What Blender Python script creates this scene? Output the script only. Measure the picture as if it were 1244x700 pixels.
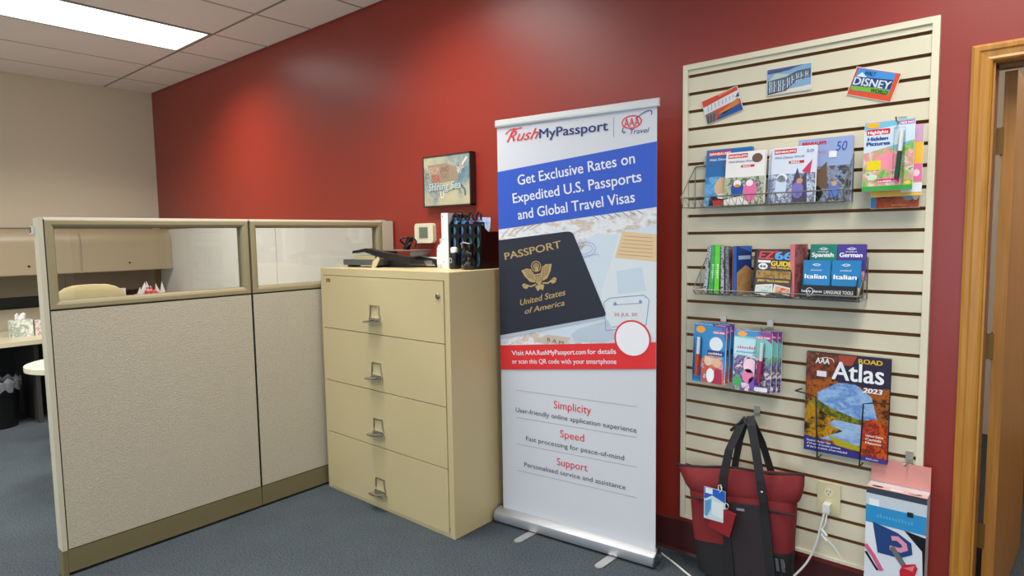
import bpy, bmesh, math, random
from mathutils import Vector, Matrix
random.seed(7)
PI = math.pi
S = bpy.context.scene
for o in list(bpy.data.objects): bpy.data.objects.remove(o)

# ------------------------------------------------------------------ camera
cam_d = bpy.data.cameras.new('camera'); cam = bpy.data.objects.new('camera', cam_d)
S.collection.objects.link(cam); S.camera = cam
cam_d.sensor_width = 36; cam_d.lens = 764.48 * 36 / 1244; cam_d.clip_start = .05
r_ = Vector((0.7620173, 0.64737417, -0.01537274)); u_ = Vector((-0.04204544, 0.07315286, 0.99643406)); f_ = Vector((-0.64619023, 0.75865364, -0.08296288))
cam.matrix_world = Matrix(((r_.x, u_.x, -f_.x, 0), (r_.y, u_.y, -f_.y, -2.6173), (r_.z, u_.z, -f_.z, 1.464), (0, 0, 0, 1)))

# ------------------------------------------------------------------ world and exposure
W = bpy.data.worlds.new('world'); S.world = W; W.use_nodes = True
W.node_tree.nodes['Background'].inputs[0].default_value = (.62, .78, 1, 1)
W.node_tree.nodes['Background'].inputs[1].default_value = 1.0
S.view_settings.view_transform = 'Standard'; S.view_settings.look = 'None'
S.view_settings.gamma = 1; S.view_settings.exposure = 0.38
try: S.view_settings.use_curve_mapping = False
except Exception: pass
LIGHT_W = 28; LENS_E = 2.0; WINDOW_W = 24

# ------------------------------------------------------------------ lights: troffer lamps and the shop windows behind the camera
HC = 2.95; TX0 = -6.5064; TY0 = -.4222; TS = .6096
def lamp_area(name, loc, sx, sy, power, col, rot=(0, 0, 0), spread=PI):
    d = bpy.data.lights.new(name, 'AREA'); d.shape = 'RECTANGLE'; d.size = sx; d.size_y = sy
    d.energy = power; d.color = col; d.spread = spread
    o = bpy.data.objects.new(name, d); S.collection.objects.link(o); o.location = loc; o.rotation_euler = rot
    return o
LIGHTS = [(2, 0), (6, 0), (10, 0), (2, 2), (6, 2), (10, 2), (14, 1)]
POWER = [1.1, 1.0, .75, 2.2, .9, .7, .5]
for (kx, ky), pw_ in zip(LIGHTS, POWER):
    lamp_area('ceiling_lamp', (TX0 + (kx + .5) * TS, TY0 - (ky + .5) * 2 * TS, HC - .002), .56, 1.16, LIGHT_W * pw_, (1, .94, .86), spread=math.radians(138))
for wx in (-3.2, .2, 2.4):
    lamp_area('window_daylight', (wx, -6.42, 1.35), 1.9, 2.1, WINDOW_W, (.72, .86, 1), rot=(PI / 2, 0, 0))

# ------------------------------------------------------------------ helpers
def lin(c):
    if isinstance(c, str):
        c = c.lstrip('#'); c = tuple(int(c[i:i + 2], 16) / 255 for i in (0, 2, 4))
    return tuple((v / 12.92 if v <= .04045 else ((v + .055) / 1.055) ** 2.4) for v in c) + (1,)
MC = {}
def mat(col, rough=.5, metal=0, bump=0, scale=60, var=0, spec=.5, coat=0):
    key = (str(col), rough, metal, bump, scale, var, spec, coat)
    if key in MC: return MC[key]
    m = bpy.data.materials.new('surface'); m.use_nodes = True; nt = m.node_tree; b = nt.nodes['Principled BSDF']
    c = lin(col); b.inputs['Base Color'].default_value = c
    b.inputs['Roughness'].default_value = rough; b.inputs['Metallic'].default_value = metal
    b.inputs['Specular IOR Level'].default_value = spec; b.inputs['Coat Weight'].default_value = coat
    if bump or var:
        tc = nt.nodes.new('ShaderNodeTexCoord'); n = nt.nodes.new('ShaderNodeTexNoise')
        n.inputs['Scale'].default_value = scale; n.inputs['Detail'].default_value = 4
        nt.links.new(tc.outputs['Object'], n.inputs['Vector'])
        if bump:
            bp = nt.nodes.new('ShaderNodeBump'); bp.inputs['Strength'].default_value = bump; bp.inputs['Distance'].default_value = .003
            nt.links.new(n.outputs['Fac'], bp.inputs['Height']); nt.links.new(bp.outputs['Normal'], b.inputs['Normal'])
        if var:
            r = nt.nodes.new('ShaderNodeValToRGB'); e = r.color_ramp.elements
            e[0].position = .3; e[1].position = .7
            e[0].color = tuple(v * (1 - var) for v in c[:3]) + (1,); e[1].color = tuple(min(1, v * (1 + var)) for v in c[:3]) + (1,)
            nt.links.new(n.outputs['Fac'], r.inputs['Fac']); nt.links.new(r.outputs['Color'], b.inputs['Base Color'])
    MC[key] = m; return m
def photo(cols, scale=12, rough=.35, stretch=(1, 1, 1), seed=0):
    """mottled print material: several colours blotched by noise, for printed photographs"""
    m = bpy.data.materials.new('printed_photo'); m.use_nodes = True; nt = m.node_tree; b = nt.nodes['Principled BSDF']
    tc = nt.nodes.new('ShaderNodeTexCoord'); mp = nt.nodes.new('ShaderNodeMapping'); n = nt.nodes.new('ShaderNodeTexNoise'); r = nt.nodes.new('ShaderNodeValToRGB')
    mp.inputs['Scale'].default_value = stretch; mp.inputs['Location'].default_value = (seed, seed, seed)
    n.inputs['Scale'].default_value = scale; n.inputs['Detail'].default_value = 5; n.inputs['Roughness'].default_value = .65
    nt.links.new(tc.outputs['Object'], mp.inputs[0]); nt.links.new(mp.outputs[0], n.inputs['Vector']); nt.links.new(n.outputs['Fac'], r.inputs[0]); nt.links.new(r.outputs[0], b.inputs['Base Color'])
    e = r.color_ramp.elements
    while len(e) < len(cols): e.new(.5)
    for i, c in enumerate(cols):
        e[i].position = .32 + .36 * i / max(1, len(cols) - 1)
    for i, c in enumerate(cols): e[i].color = lin(c)
    b.inputs['Roughness'].default_value = rough
    return m
def link(name, me, m=None, parent=None):
    o = bpy.data.objects.new(name, me); S.collection.objects.link(o)
    if m is not None:
        for x in (m if isinstance(m, (list, tuple)) else [m]): me.materials.append(x)
    if parent is not None: o.parent = parent
    return o
def bmobj(name, bm, m, parent=None, smooth=False, bev=0, seg=2):
    if bev:
        ed = [e for e in bm.edges if len(e.link_faces) == 2 and e.calc_face_angle(0) > .6]
        bmesh.ops.bevel(bm, geom=ed, offset=bev, segments=seg, profile=.5, affect='EDGES')
    bmesh.ops.recalc_face_normals(bm, faces=bm.faces)
    me = bpy.data.meshes.new(name)
    if smooth:
        for f in bm.faces: f.smooth = True
    bm.to_mesh(me); bm.free()
    if smooth and hasattr(me, 'set_sharp_from_angle'): me.set_sharp_from_angle(angle=.7)
    return link(name, me, m, parent)
def abox(bm, x0, x1, y0, y1, z0, z1, mi=0):
    v = [bm.verts.new(p) for p in ((x0, y0, z0), (x1, y0, z0), (x1, y1, z0), (x0, y1, z0), (x0, y0, z1), (x1, y0, z1), (x1, y1, z1), (x0, y1, z1))]
    fs = [bm.faces.new([v[i] for i in q]) for q in ((0, 3, 2, 1), (4, 5, 6, 7), (0, 1, 5, 4), (1, 2, 6, 5), (2, 3, 7, 6), (3, 0, 4, 7))]
    for f in fs: f.material_index = mi
    return fs
def box(name, x0, x1, y0, y1, z0, z1, m, parent=None, bev=0):
    bm = bmesh.new(); abox(bm, min(x0, x1), max(x0, x1), min(y0, y1), max(y0, y1), min(z0, z1), max(z0, z1)); return bmobj(name, bm, m, parent, bev=bev)
def atube(bm, pts, r, n=8, closed=False, cap=True):
    pts = [Vector(p) for p in pts]; k = len(pts); rings = []; prev = None
    for i, p in enumerate(pts):
        if closed: t = pts[(i + 1) % k] - pts[i - 1]
        else: t = pts[min(i + 1, k - 1)] - pts[max(i - 1, 0)]
        t.normalize()
        if prev is None:
            a = Vector((0, 0, 1)) if abs(t.z) < .9 else Vector((1, 0, 0)); x = t.cross(a).normalized()
        else: x = (prev - t * prev.dot(t)).normalized()
        prev = x; y = t.cross(x); rr = r[i] if isinstance(r, (list, tuple)) else r
        rings.append([bm.verts.new(p + (x * math.cos(2 * PI * j / n) + y * math.sin(2 * PI * j / n)) * rr) for j in range(n)])
    for i in range(k if closed else k - 1):
        a, b = rings[i], rings[(i + 1) % k]
        for j in range(n): bm.faces.new((a[j], a[(j + 1) % n], b[(j + 1) % n], b[j]))
    if cap and not closed:
        bm.faces.new(rings[0][::-1]); bm.faces.new(rings[-1])
def tube(name, pts, r, m, parent=None, n=8, closed=False):
    bm = bmesh.new(); atube(bm, pts, r, n, closed); return bmobj(name, bm, m, parent, smooth=True)
def alathe(bm, prof, c=(0, 0, 0), n=24):
    rings = []
    for r, z in prof: rings.append([bm.verts.new((c[0] + r * math.cos(2 * PI * j / n), c[1] + r * math.sin(2 * PI * j / n), c[2] + z)) for j in range(n)])
    for a, b in zip(rings, rings[1:]):
        for j in range(n): bm.faces.new((a[j], a[(j + 1) % n], b[(j + 1) % n], b[j]))
    bm.faces.new(rings[0][::-1]); bm.faces.new(rings[-1])
def lathe(name, prof, c, m, parent=None, n=24):
    bm = bmesh.new(); alathe(bm, prof, c, n); return bmobj(name, bm, m, parent, smooth=True)
def aprism(bm, poly, axis, a, b):
    """poly: 2D outline; axis: 0,1,2 the extrusion axis; a..b its range"""
    def P(p, t):
        q = [0, 0, 0]; o = [i for i in range(3) if i != axis]; q[o[0]], q[o[1]], q[axis] = p[0], p[1], t; return q
    A = [bm.verts.new(P(p, a)) for p in poly]; B = [bm.verts.new(P(p, b)) for p in poly]; n = len(poly)
    bm.faces.new(A); bm.faces.new(B[::-1])
    for i in range(n): bm.faces.new((A[i], A[(i + 1) % n], B[(i + 1) % n], B[i]))
def prism(name, poly, axis, a, b, m, parent=None, bev=0, smooth=False):
    bm = bmesh.new(); aprism(bm, poly, axis, a, b); return bmobj(name, bm, m, parent, bev=bev, smooth=smooth)
def thing(name, label, cat, loc=(0, 0, 0), rot=(0, 0, 0), group=None):
    o = bpy.data.objects.new(name, None); S.collection.objects.link(o); o.location = loc; o.rotation_euler = rot; o.empty_display_size = .05
    o['label'] = label; o['category'] = cat
    if group: o['group'] = group
    return o
def tag(o, label, cat, group=None):
    o['label'] = label; o['category'] = cat
    if group: o['group'] = group
    return o
def struct(o): o['kind'] = 'structure'; return o
def copy_thing(o, label, loc=None, rot=None, parent=None):
    c = o.copy(); S.collection.objects.link(c)
    if parent is None:
        c['label'] = label
        if loc is not None: c.location = loc
        if rot is not None: c.rotation_euler = rot
    else: c.parent = parent; c.matrix_parent_inverse = o.matrix_parent_inverse
    for ch in list(o.children): copy_thing(ch, None, parent=c)
    return c

# ---- flat print: layered polygons and lettering on the local xz plane, facing -y
EPS = .0004
def clip_poly(pts, rc):
    x0, x1, z0, z1 = rc
    for ax, lim, sg in ((0, x0, 1), (0, x1, -1), (1, z0, 1), (1, z1, -1)):
        out = []
        for i in range(len(pts)):
            a, b = pts[i - 1], pts[i]; ia = (a[ax] - lim) * sg >= 0; ib = (b[ax] - lim) * sg >= 0
            if ia != ib:
                t = (lim - a[ax]) / (b[ax] - a[ax]); out.append((a[0] + (b[0] - a[0]) * t, a[1] + (b[1] - a[1]) * t))
            if ib: out.append(b)
        pts = out
        if not pts: return []
    return pts
FONT_CACHE = {}
def glyphs(s, bold, shear):
    k = (s, bold, shear)
    if k in FONT_CACHE: return FONT_CACHE[k]
    cu = bpy.data.curves.new('lettering', 'FONT'); cu.body = s; cu.size = 1; cu.offset = bold; cu.shear = shear; cu.resolution_u = 3
    o = bpy.data.objects.new('lettering', cu); S.collection.objects.link(o)
    dg = bpy.context.evaluated_depsgraph_get(); dg.update()
    me = bpy.data.meshes.new_from_object(o.evaluated_get(dg), depsgraph=dg)
    vs = [(v.co.x, v.co.y) for v in me.vertices]; fs = [tuple(p.vertices) for p in me.polygons]
    bpy.data.objects.remove(o); bpy.data.curves.remove(cu); bpy.data.meshes.remove(me)
    FONT_CACHE[k] = (vs, fs); return vs, fs
class Print:
    def __init__(s, clip=None, rough=.35): s.v = []; s.f = []; s.mi = []; s.mats = []; s.clip = clip; s.rough = rough
    def slot(s, c):
        m = c if isinstance(c, bpy.types.Material) else mat(c, s.rough)
        if m not in s.mats: s.mats.append(m)
        return s.mats.index(m)
    def poly(s, pts, c, L=1):
        if s.clip: pts = clip_poly(list(pts), s.clip)
        if len(pts) < 3: return s
        b = len(s.v); s.v += [(x, -L * EPS, z) for x, z in pts]; s.f.append(tuple(range(b, b + len(pts)))); s.mi.append(s.slot(c)); return s
    def rect(s, x0, x1, z0, z1, c, L=1): return s.poly([(x0, z0), (x1, z0), (x1, z1), (x0, z1)], c, L)
    def rrect(s, x0, x1, z0, z1, r, c, L=1):
        p = []
        for cx, cz, a0 in ((x1 - r, z1 - r, 0), (x0 + r, z1 - r, 90), (x0 + r, z0 + r, 180), (x1 - r, z0 + r, 270)):
            for k in range(5): a = math.radians(a0 + k * 22.5); p.append((cx + r * math.cos(a), cz + r * math.sin(a)))
        return s.poly(p, c, L)
    def ell(s, cx, cz, rx, rz, c, L=1, n=24, rot=0, a0=0, a1=2 * PI):
        p = []
        for k in range(n + (a1 - a0 < 6.2)):
            a = a0 + (a1 - a0) * k / n; x = rx * math.cos(a); z = rz * math.sin(a)
            p.append((cx + x * math.cos(rot) - z * math.sin(rot), cz + x * math.sin(rot) + z * math.cos(rot)))
        return s.poly(p, c, L)
    def stroke(s, pts, w, c, L=1, closed=False):
        n = len(pts)
        for i in range(n if closed else n - 1):
            a = Vector(pts[i]); b = Vector(pts[(i + 1) % n]); d = (b - a)
            if d.length < 1e-6: continue
            d.normalize(); q = Vector((-d.y, d.x)) * w / 2; e = d * w * .3
            s.poly([tuple(a - q - e), tuple(b - q + e), tuple(b + q + e), tuple(a + q - e)], c, L + (i % 3) * .14)
        return s
    def ring(s, cx, cz, rx, rz, w, c, L=1, n=28, rot=0, a0=0, a1=2 * PI):
        p = []
        for k in range(n + 1):
            a = a0 + (a1 - a0) * k / n; x = rx * math.cos(a); z = rz * math.sin(a)
            p.append((cx + x * math.cos(rot) - z * math.sin(rot), cz + x * math.sin(rot) + z * math.cos(rot)))
        return s.stroke(p, w, c, L)
    def text(s, t, x, z, h, c, w=None, bold=0, shear=0, rot=0, align='L', L=4):
        """x,z: baseline start (or centre with align C); h: cap height; w: total width"""
        vs, fs = glyphs(t, 0, shear)
        if not fs: return s
        xs = [v[0] for v in vs]; x0, x1 = min(xs), max(xs); k = h / .69; kx = k if w is None else w / (x1 - x0)
        tw = (x1 - x0) * kx; off = 0 if align == 'L' else (-tw / 2 if align == 'C' else -tw)
        cr, sr = math.cos(rot), math.sin(rot); mi = s.slot(c)
        bo = bold * .9
        for j, (ox, oz) in enumerate(((0, 0), (bo, bo * .4), (-bo, bo * .4), (bo, -bo * .4), (-bo, -bo * .4)) if bold else ((0, 0),)):
            b = len(s.v); LL_ = L + j * .14
            for vx, vz in vs:
                px = (vx - x0 + ox) * kx + off; pz = (vz + oz) * k; s.v.append((x + px * cr - pz * sr, -LL_ * EPS, z + px * sr + pz * cr))
            for f in fs: s.f.append(tuple(b + i for i in f)); s.mi.append(mi)
        return s
    def marks(s, x, z, h, w, c, n=9, L=4, rot=0):
        rnd = random.Random(n * 31 + int(w * 1e4)); cr, sr = math.cos(rot), math.sin(rot); step = w / n
        for k in range(n):
            a = k * step; hh = h * rnd.choice((.7, .7, 1)); q = step * .62
            s.poly([(x + u * cr - v * sr, z + u * sr + v * cr) for u, v in ((a, 0), (a + q, 0), (a + q * rnd.uniform(.7, 1), hh), (a + q * .1, hh * .9))], c, L)
        return s
    def build(s, name, parent, loc=(0, 0, 0), rot=(0, 0, 0)):
        me = bpy.data.meshes.new(name); me.from_pydata(s.v, [], s.f)
        for p, i in zip(me.polygons, s.mi): p.material_index = i
        o = link(name, me, s.mats, parent); o.location = loc; o.rotation_euler = rot
        bm = bmesh.new(); bm.from_mesh(me)
        for f in bm.faces:
            if f.normal.y > 0: f.normal_flip()
        bm.to_mesh(me); bm.free(); return o

# ------------------------------------------------------------------ materials
M_RED = mat('8e2a1d', .36, bump=.08, scale=120, spec=.7)
M_BEIGE = mat('d6cab0', .6, bump=.1, scale=150)
M_CREAM = mat('d8d0b6', .45, bump=.03, scale=40)
M_MDF = mat('8a5f30', .8)
M_FABRIC = mat('b2aa97', .9, bump=.9, scale=170, var=.1)
M_FRAME = mat('8f8566', .45, bump=.02)
M_POST = mat('bdb8a2', .42)
M_KICK = mat('6f6648', .45)
M_DARK = mat('141414', .6)
M_BLACK = mat('0c0c0e', .35)
M_CAB = mat('c6b68a', .38, bump=.06, scale=260)
M_CHROME = mat('c8c8c8', .18, 1)
M_ALU = mat('c4c7ca', .42, .75)
M_WIRE = mat('9a978e', .35, .8)
M_WHITE = mat('e6e6e4', .4)
M_PAPER = mat('dcd8cc', .7)

def glass_mat(tint=(1, 1, 1)):
    m = bpy.data.materials.new('clear_glass'); m.use_nodes = True; nt = m.node_tree; nt.nodes.remove(nt.nodes['Principled BSDF'])
    out = nt.nodes['Material Output']; t = nt.nodes.new('ShaderNodeBsdfTransparent'); g = nt.nodes.new('ShaderNodeBsdfGlossy'); fr = nt.nodes.new('ShaderNodeFresnel'); mx = nt.nodes.new('ShaderNodeMixShader')
    t.inputs[0].default_value = tuple(tint) + (1,); g.inputs['Roughness'].default_value = .02; fr.inputs[0].default_value = 1.5
    nt.links.new(fr.outputs[0], mx.inputs[0]); nt.links.new(t.outputs[0], mx.inputs[1]); nt.links.new(g.outputs[0], mx.inputs[2]); nt.links.new(mx.outputs[0], out.inputs[0])
    return m
M_GLASS = glass_mat((.97, .98, .97))

def carpet_mat():
    m = bpy.data.materials.new('carpet'); m.use_nodes = True; nt = m.node_tree; b = nt.nodes['Principled BSDF']
    tc = nt.nodes.new('ShaderNodeTexCoord'); n1 = nt.nodes.new('ShaderNodeTexNoise'); n1.inputs['Scale'].default_value = 130; n1.inputs['Detail'].default_value = 3
    n2 = nt.nodes.new('ShaderNodeTexNoise'); n2.inputs['Scale'].default_value = 5; n2.inputs['Detail'].default_value = 4
    r = nt.nodes.new('ShaderNodeValToRGB'); e = r.color_ramp.elements; e[0].position = .3; e[1].position = .72; e[0].color = lin('373f45'); e[1].color = lin('5c666d')
    mx = nt.nodes.new('ShaderNodeMixRGB'); mx.blend_type = 'MULTIPLY'; mx.inputs[0].default_value = .3
    nt.links.new(tc.outputs['Object'], n1.inputs['Vector']); nt.links.new(tc.outputs['Object'], n2.inputs['Vector'])
    nt.links.new(n1.outputs['Fac'], r.inputs[0]); nt.links.new(r.outputs[0], mx.inputs[1]); nt.links.new(n2.outputs['Fac'], mx.inputs[2]); nt.links.new(mx.outputs[0], b.inputs['Base Color'])
    bp = nt.nodes.new('ShaderNodeBump'); bp.inputs['Strength'].default_value = .7; bp.inputs['Distance'].default_value = .004
    nt.links.new(n1.outputs['Fac'], bp.inputs['Height']); nt.links.new(bp.outputs['Normal'], b.inputs['Normal']); b.inputs['Roughness'].default_value = .95
    b.inputs['Specular IOR Level'].default_value = .15
    return m
def wood_mat(c1, c2, rough=.35):
    m = bpy.data.materials.new('varnished_wood'); m.use_nodes = True; nt = m.node_tree; b = nt.nodes['Principled BSDF']
    tc = nt.nodes.new('ShaderNodeTexCoord'); mp = nt.nodes.new('ShaderNodeMapping'); mp.inputs['Scale'].default_value = (14, 14, .7)
    n = nt.nodes.new('ShaderNodeTexNoise'); n.inputs['Scale'].default_value = 4; n.inputs['Detail'].default_value = 6; n.inputs['Distortion'].default_value = .6
    r = nt.nodes.new('ShaderNodeValToRGB'); e = r.color_ramp.elements; e[0].position = .32; e[1].position = .68; e[0].color = lin(c1); e[1].color = lin(c2)
    nt.links.new(tc.outputs['Object'], mp.inputs[0]); nt.links.new(mp.outputs[0], n.inputs['Vector']); nt.links.new(n.outputs['Fac'], r.inputs[0]); nt.links.new(r.outputs[0], b.inputs['Base Color'])
    b.inputs['Roughness'].default_value = rough; return m
M_OAK = wood_mat('a86c22', 'c08a38'); M_DOOR = wood_mat('9c6828', 'b57e38', .4)

# ------------------------------------------------------------------ setting
XL, XR, YB = -6.99, 3.5, -6.5
struct(box('floor', XL - .1, XR + .1, YB - .1, 3.1, -.08, 0, carpet_mat()))
wl = struct(box('wall_left', XL - .12, XL, YB, .12, 0, HC + .15, M_BEIGE))
bm = bmesh.new()
abox(bm, XL, -.19, 0, .12, 0, HC + .1); abox(bm, -.19, .76, 0, .12, 2.02, HC + .1); abox(bm, .76, XR, 0, .12, 0, HC + .1)
struct(bmobj('wall_back', bm, M_RED))
struct(box('wall_right', XR, XR + .12, YB, .12, 0, HC + .15, M_BEIGE))
bm = bmesh.new(); xs = [XL, -4.2, -2.2, -.8, 1.2, 1.4, 3.4, XR]
for i in range(7):
    if i in (1, 3, 5): abox(bm, xs[i], xs[i + 1], YB - .12, YB, 0, .25); abox(bm, xs[i], xs[i + 1], YB - .12, YB, 2.45, HC + .1)
    else: abox(bm, xs[i], xs[i + 1], YB - .12, YB, 0, HC + .1)
struct(bmobj('wall_front', bm, M_BEIGE))
for i, k in enumerate((1, 3, 5)):
    fr = struct(box(f'window_{i + 1}', xs[k], xs[k + 1], YB - .1, YB - .04, .25, .3, M_ALU))
    box('window_head', xs[k], xs[k + 1], YB - .1, YB - .04, 2.4, 2.45, M_ALU, fr)
    for x in (xs[k], xs[k + 1] - .05): box('window_jamb', x, x + .05, YB - .1, YB - .04, .3, 2.4, M_ALU, fr)
# baseboards
M_BASE = mat('4a1a18', .5)
bm = bmesh.new(); aprism(bm, [(0, 0), (-.012, 0), (-.006, .012), (-.005, .145), (0, .15)], 0, XL, -.222); struct(bmobj('baseboard_back', bm, M_BASE))
bm = bmesh.new(); abox(bm, XL, XL + .008, YB, 0, 0, .1); struct(bmobj('baseboard_left', bm, mat('3a3630', .6)))

# ceiling: slab, grid and lay-in tiles
cl = struct(box('ceiling', XL - .1, XR + .1, YB - .1, .12, HC + .03, HC + .13, mat('8a8680', .9)))
def tile_mat():
    m = mat('ebe5e1', .95, bump=.35, scale=240, var=.05); return m
MT = tile_mat()
gx = [XL] + [TX0 + k * TS for k in range(17)] + [XR]
gy = [0] + [TY0 - k * 2 * TS for k in range(5)] + [YB]
lights_at = {(k + 1, ky + 1) for k, ky in LIGHTS}
tile_cache = {}
for i in range(len(gx) - 1):
    for j in range(len(gy) - 1):
        if (i, j) in lights_at: continue
        w = gx[i + 1] - gx[i]; d = gy[j] - gy[j + 1]; key = (round(w, 3), round(d, 3))
        if key not in tile_cache:
            bm = bmesh.new(); a, b_ = w / 2 - .004, d / 2 - .004
            vs = [bm.verts.new(p) for p in ((-a, -b_, .012), (a, -b_, .012), (a, b_, .012), (-a, b_, .012), (-a + .008, -b_ + .008, .002), (a - .008, -b_ + .008, .002), (a - .008, b_ - .008, .002), (-a + .008, b_ - .008, .002))]
            for q in ((0, 1, 2, 3), (7, 6, 5, 4), (0, 4, 5, 1), (1, 5, 6, 2), (2, 6, 7, 3), (3, 7, 4, 0)): bm.faces.new([vs[t] for t in q])
            o = bmobj('ceiling_tile', bm, MT, cl); tile_cache[key] = o
        else:
            o = tile_cache[key].copy(); S.collection.objects.link(o)
        o.location = ((gx[i] + gx[i + 1]) / 2, (gy[j] + gy[j + 1]) / 2, HC)
bm = bmesh.new()
for x in gx[1:-1]: abox(bm, x - .008, x + .008, YB, 0, HC + .003, HC + .03)
for y in gy[1:-1]: abox(bm, XL, XR, y - .008, y + .008, HC + .002, HC + .03)
g = bmobj('ceiling_grid', bm, mat('8f8880', .7), cl); g['kind'] = 'stuff'
M_LENS = bpy.data.materials.new('lamp_diffuser'); M_LENS.use_nodes = True
bs = M_LENS.node_tree.nodes['Principled BSDF']; bs.inputs['Emission Color'].default_value = (.93, .98, 1, 1); bs.inputs['Emission Strength'].default_value = LENS_E
LL = ['recessed ceiling light panel in view above the cubicles', 'recessed ceiling light above the filing cabinet', 'recessed ceiling light before the slat board', 'recessed ceiling light behind the camera at the left', 'recessed ceiling light behind the camera at the middle', 'recessed ceiling light behind the camera at the right', 'recessed ceiling light at the far right of the room']
for n, (kx, ky) in enumerate(LIGHTS):
    cx, cy = TX0 + (kx + .5) * TS, TY0 - (ky + .5) * 2 * TS
    t = thing('ceiling_light', LL[n], 'light', (cx, cy, HC), group='recessed ceiling lights')
    bm = bmesh.new()
    for a in (-1, 1):
        abox(bm, a * .292 - .009, a * .292 + .009, -.6, .6, -.002, .022); abox(bm, -.283, .283, a * .592 - .009, a * .592 + .009, -.002, .022)
    bmobj('frame', bm, mat('9b958c', .5), t); box('diffuser', -.283, .283, -.583, .583, .003, .012, M_LENS, t)

# doorway on the right
d1 = thing('door_1', '', ''); del d1['label']; del d1['category']; struct(d1)
def casing(bm, x_out, x_in, z0, z1): pass
prof = [(0, 0), (0, .016), (.008, .021), (.02, .021), (.026, .017), (.042, .014), (.05, .016), (.056, .012), (.059, 0)]
bm = bmesh.new()
# mitred casing: sweep the profile up the left leg, over the head, down the right leg
path = [((-.217, 0), (-.217, 2.06)), ((-.217, 2.06), (.787, 2.06)), ((.787, 2.06), (.787, 0))]
rings = []
for (x, z, sx, sz) in ((-.217, 0, 1, 0), (-.217, 2.06, 1, -1), (.787, 2.06, -1, -1), (.787, 0, -1, 0)):
    rings.append([bm.verts.new((x + sx * p[0], -p[1], z + sz * p[0])) for p in prof])
for a, b in zip(rings, rings[1:]):
    for i in range(len(prof) - 1): bm.faces.new((a[i], a[i + 1], b[i + 1], b[i]))
bmobj('door_casing', bm, M_OAK, d1)
bm = bmesh.new(); abox(bm, -.19, -.153, -.001, .135, 0, 2.0); abox(bm, .728, .76, -.001, .135, 0, 2.0); abox(bm, -.19, .76, -.001, .135, 2.0, 2.03); bmobj('door_jamb', bm, M_OAK, d1)
bm = bmesh.new(); abox(bm, -.153, -.148, .05, .085, 0, 2.0); abox(bm, .718, .728, .05, .085, 0, 2.0); abox(bm, -.158, .728, .05, .085, 1.988, 2.0); bmobj('door_stop', bm, mat('7a4a1a', .4), d1)
dl = struct(box('door_leaf', 0, .86, -.035, 0, 0, 1.98, M_DOOR, d1, bev=.002)); dl.location = (-.135, .135, .012); dl.rotation_euler = (0, 0, math.radians(86)); del dl['kind']
for z in (1.76, 1.05, .36):
    h = box('hinge', -.152, -.13, .128, .134, z - .045, z + .045, mat('7a5a28', .45, .5), d1)
    tube('hinge_pin', [(-.133, .142, z - .05), (-.133, .142, z + .05)], .006, mat('8a7440', .3, 1), h)
# the room beyond the doorway
M_FAR = mat('d8d2c4', .8)
struct(box('wall_far_left', -2.1, -2.0, .12, 3, 0, 2.7, M_FAR)); struct(box('wall_far_right', 2.0, 2.1, .12, 3, 0, 2.7, M_FAR))
struct(box('wall_far_back', -2.0, 2.0, 2.9, 3.0, 0, 2.7, M_FAR)); struct(box('ceiling_far', -2.1, 2.1, .12, 3, 2.7, 2.75, M_FAR))
t = thing('added_fill_light', 'added round fill light, out of view in the room beyond the doorway', 'light', (.8, 1.0, 2.7))  # unseen light, added to brighten the far room and the door leaf
lathe('fill_globe', [(.02, -.09), (.1, -.07), (.13, -.03), (.13, 0)], (0, 0, 0), M_LENS, t)
pl_ = bpy.data.lights.new('fill_lamp', 'POINT'); pl_.energy = 34; pl_.shadow_soft_size = .12; pl_.color = (1, .9, .75); po = bpy.data.objects.new('fill_lamp', pl_); S.collection.objects.link(po); po.location = (.8, 1.0, 2.45)  # added fill lamp below it, aimed at brightening the door face

# ------------------------------------------------------------------ slat board
SB = thing('slat_board', 'tall cream slat board with brown grooves and cream frame on the red wall', 'display board', (-.764, 0, .18))
sx0, sx1, sz0, sz1 = -1.2235 + .764, -.305 + .764, 0, 1.998
box('backing', sx0 + .003, sx1 - .003, -.008, -.001, sz0 + .003, sz1 - .003, mat('7a5024', .85), SB)
bm = bmesh.new(); FW = .022
for q in ((sx0, sx0 + FW, sz0, sz1), (sx1 - FW, sx1, sz0, sz1), (sx0 + FW, sx1 - FW, sz1 - FW, sz1), (sx0 + FW, sx1 - FW, sz0, sz0 + .012)): abox(bm, q[0], q[1], -.028, -.001, q[2], q[3])
bmobj('frame', bm, mat('dfd8be', .4), SB, bev=.002)
SP = .0747; z25 = .277 - .18
gz = [sz0 + .006] + [z25 + k * SP * .9915 for k in range(26)] + [sz1 - FW + .006]
slat_me = None
for k in range(27):
    a, b = gz[k], gz[k + 1]; h = b - a - .0125
    bm = bmesh.new(); abox(bm, sx0 + FW - .001, sx1 - FW + .001, -.0205, -.0075, 0, h)
    for f in bm.faces:
        if abs(f.calc_center_median().z - h / 2) > .01 and abs(f.normal.z) > .5: f.material_index = 1
    bm.normal_update()
    for f in bm.faces: f.material_index = 1 if abs(f.normal.z) > .5 else 0
    if k in (0, 26) or slat_me is None or abs(h - slat_h) > 1e-4:
        o = bmobj('slat', bm, [M_CREAM, M_MDF], SB)
        if 0 < k < 26: slat_me = o.data; slat_h = h
    else: bm.free(); o = link('slat', slat_me, None, SB)
    o.location = (0, 0, a + .00625)

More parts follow.
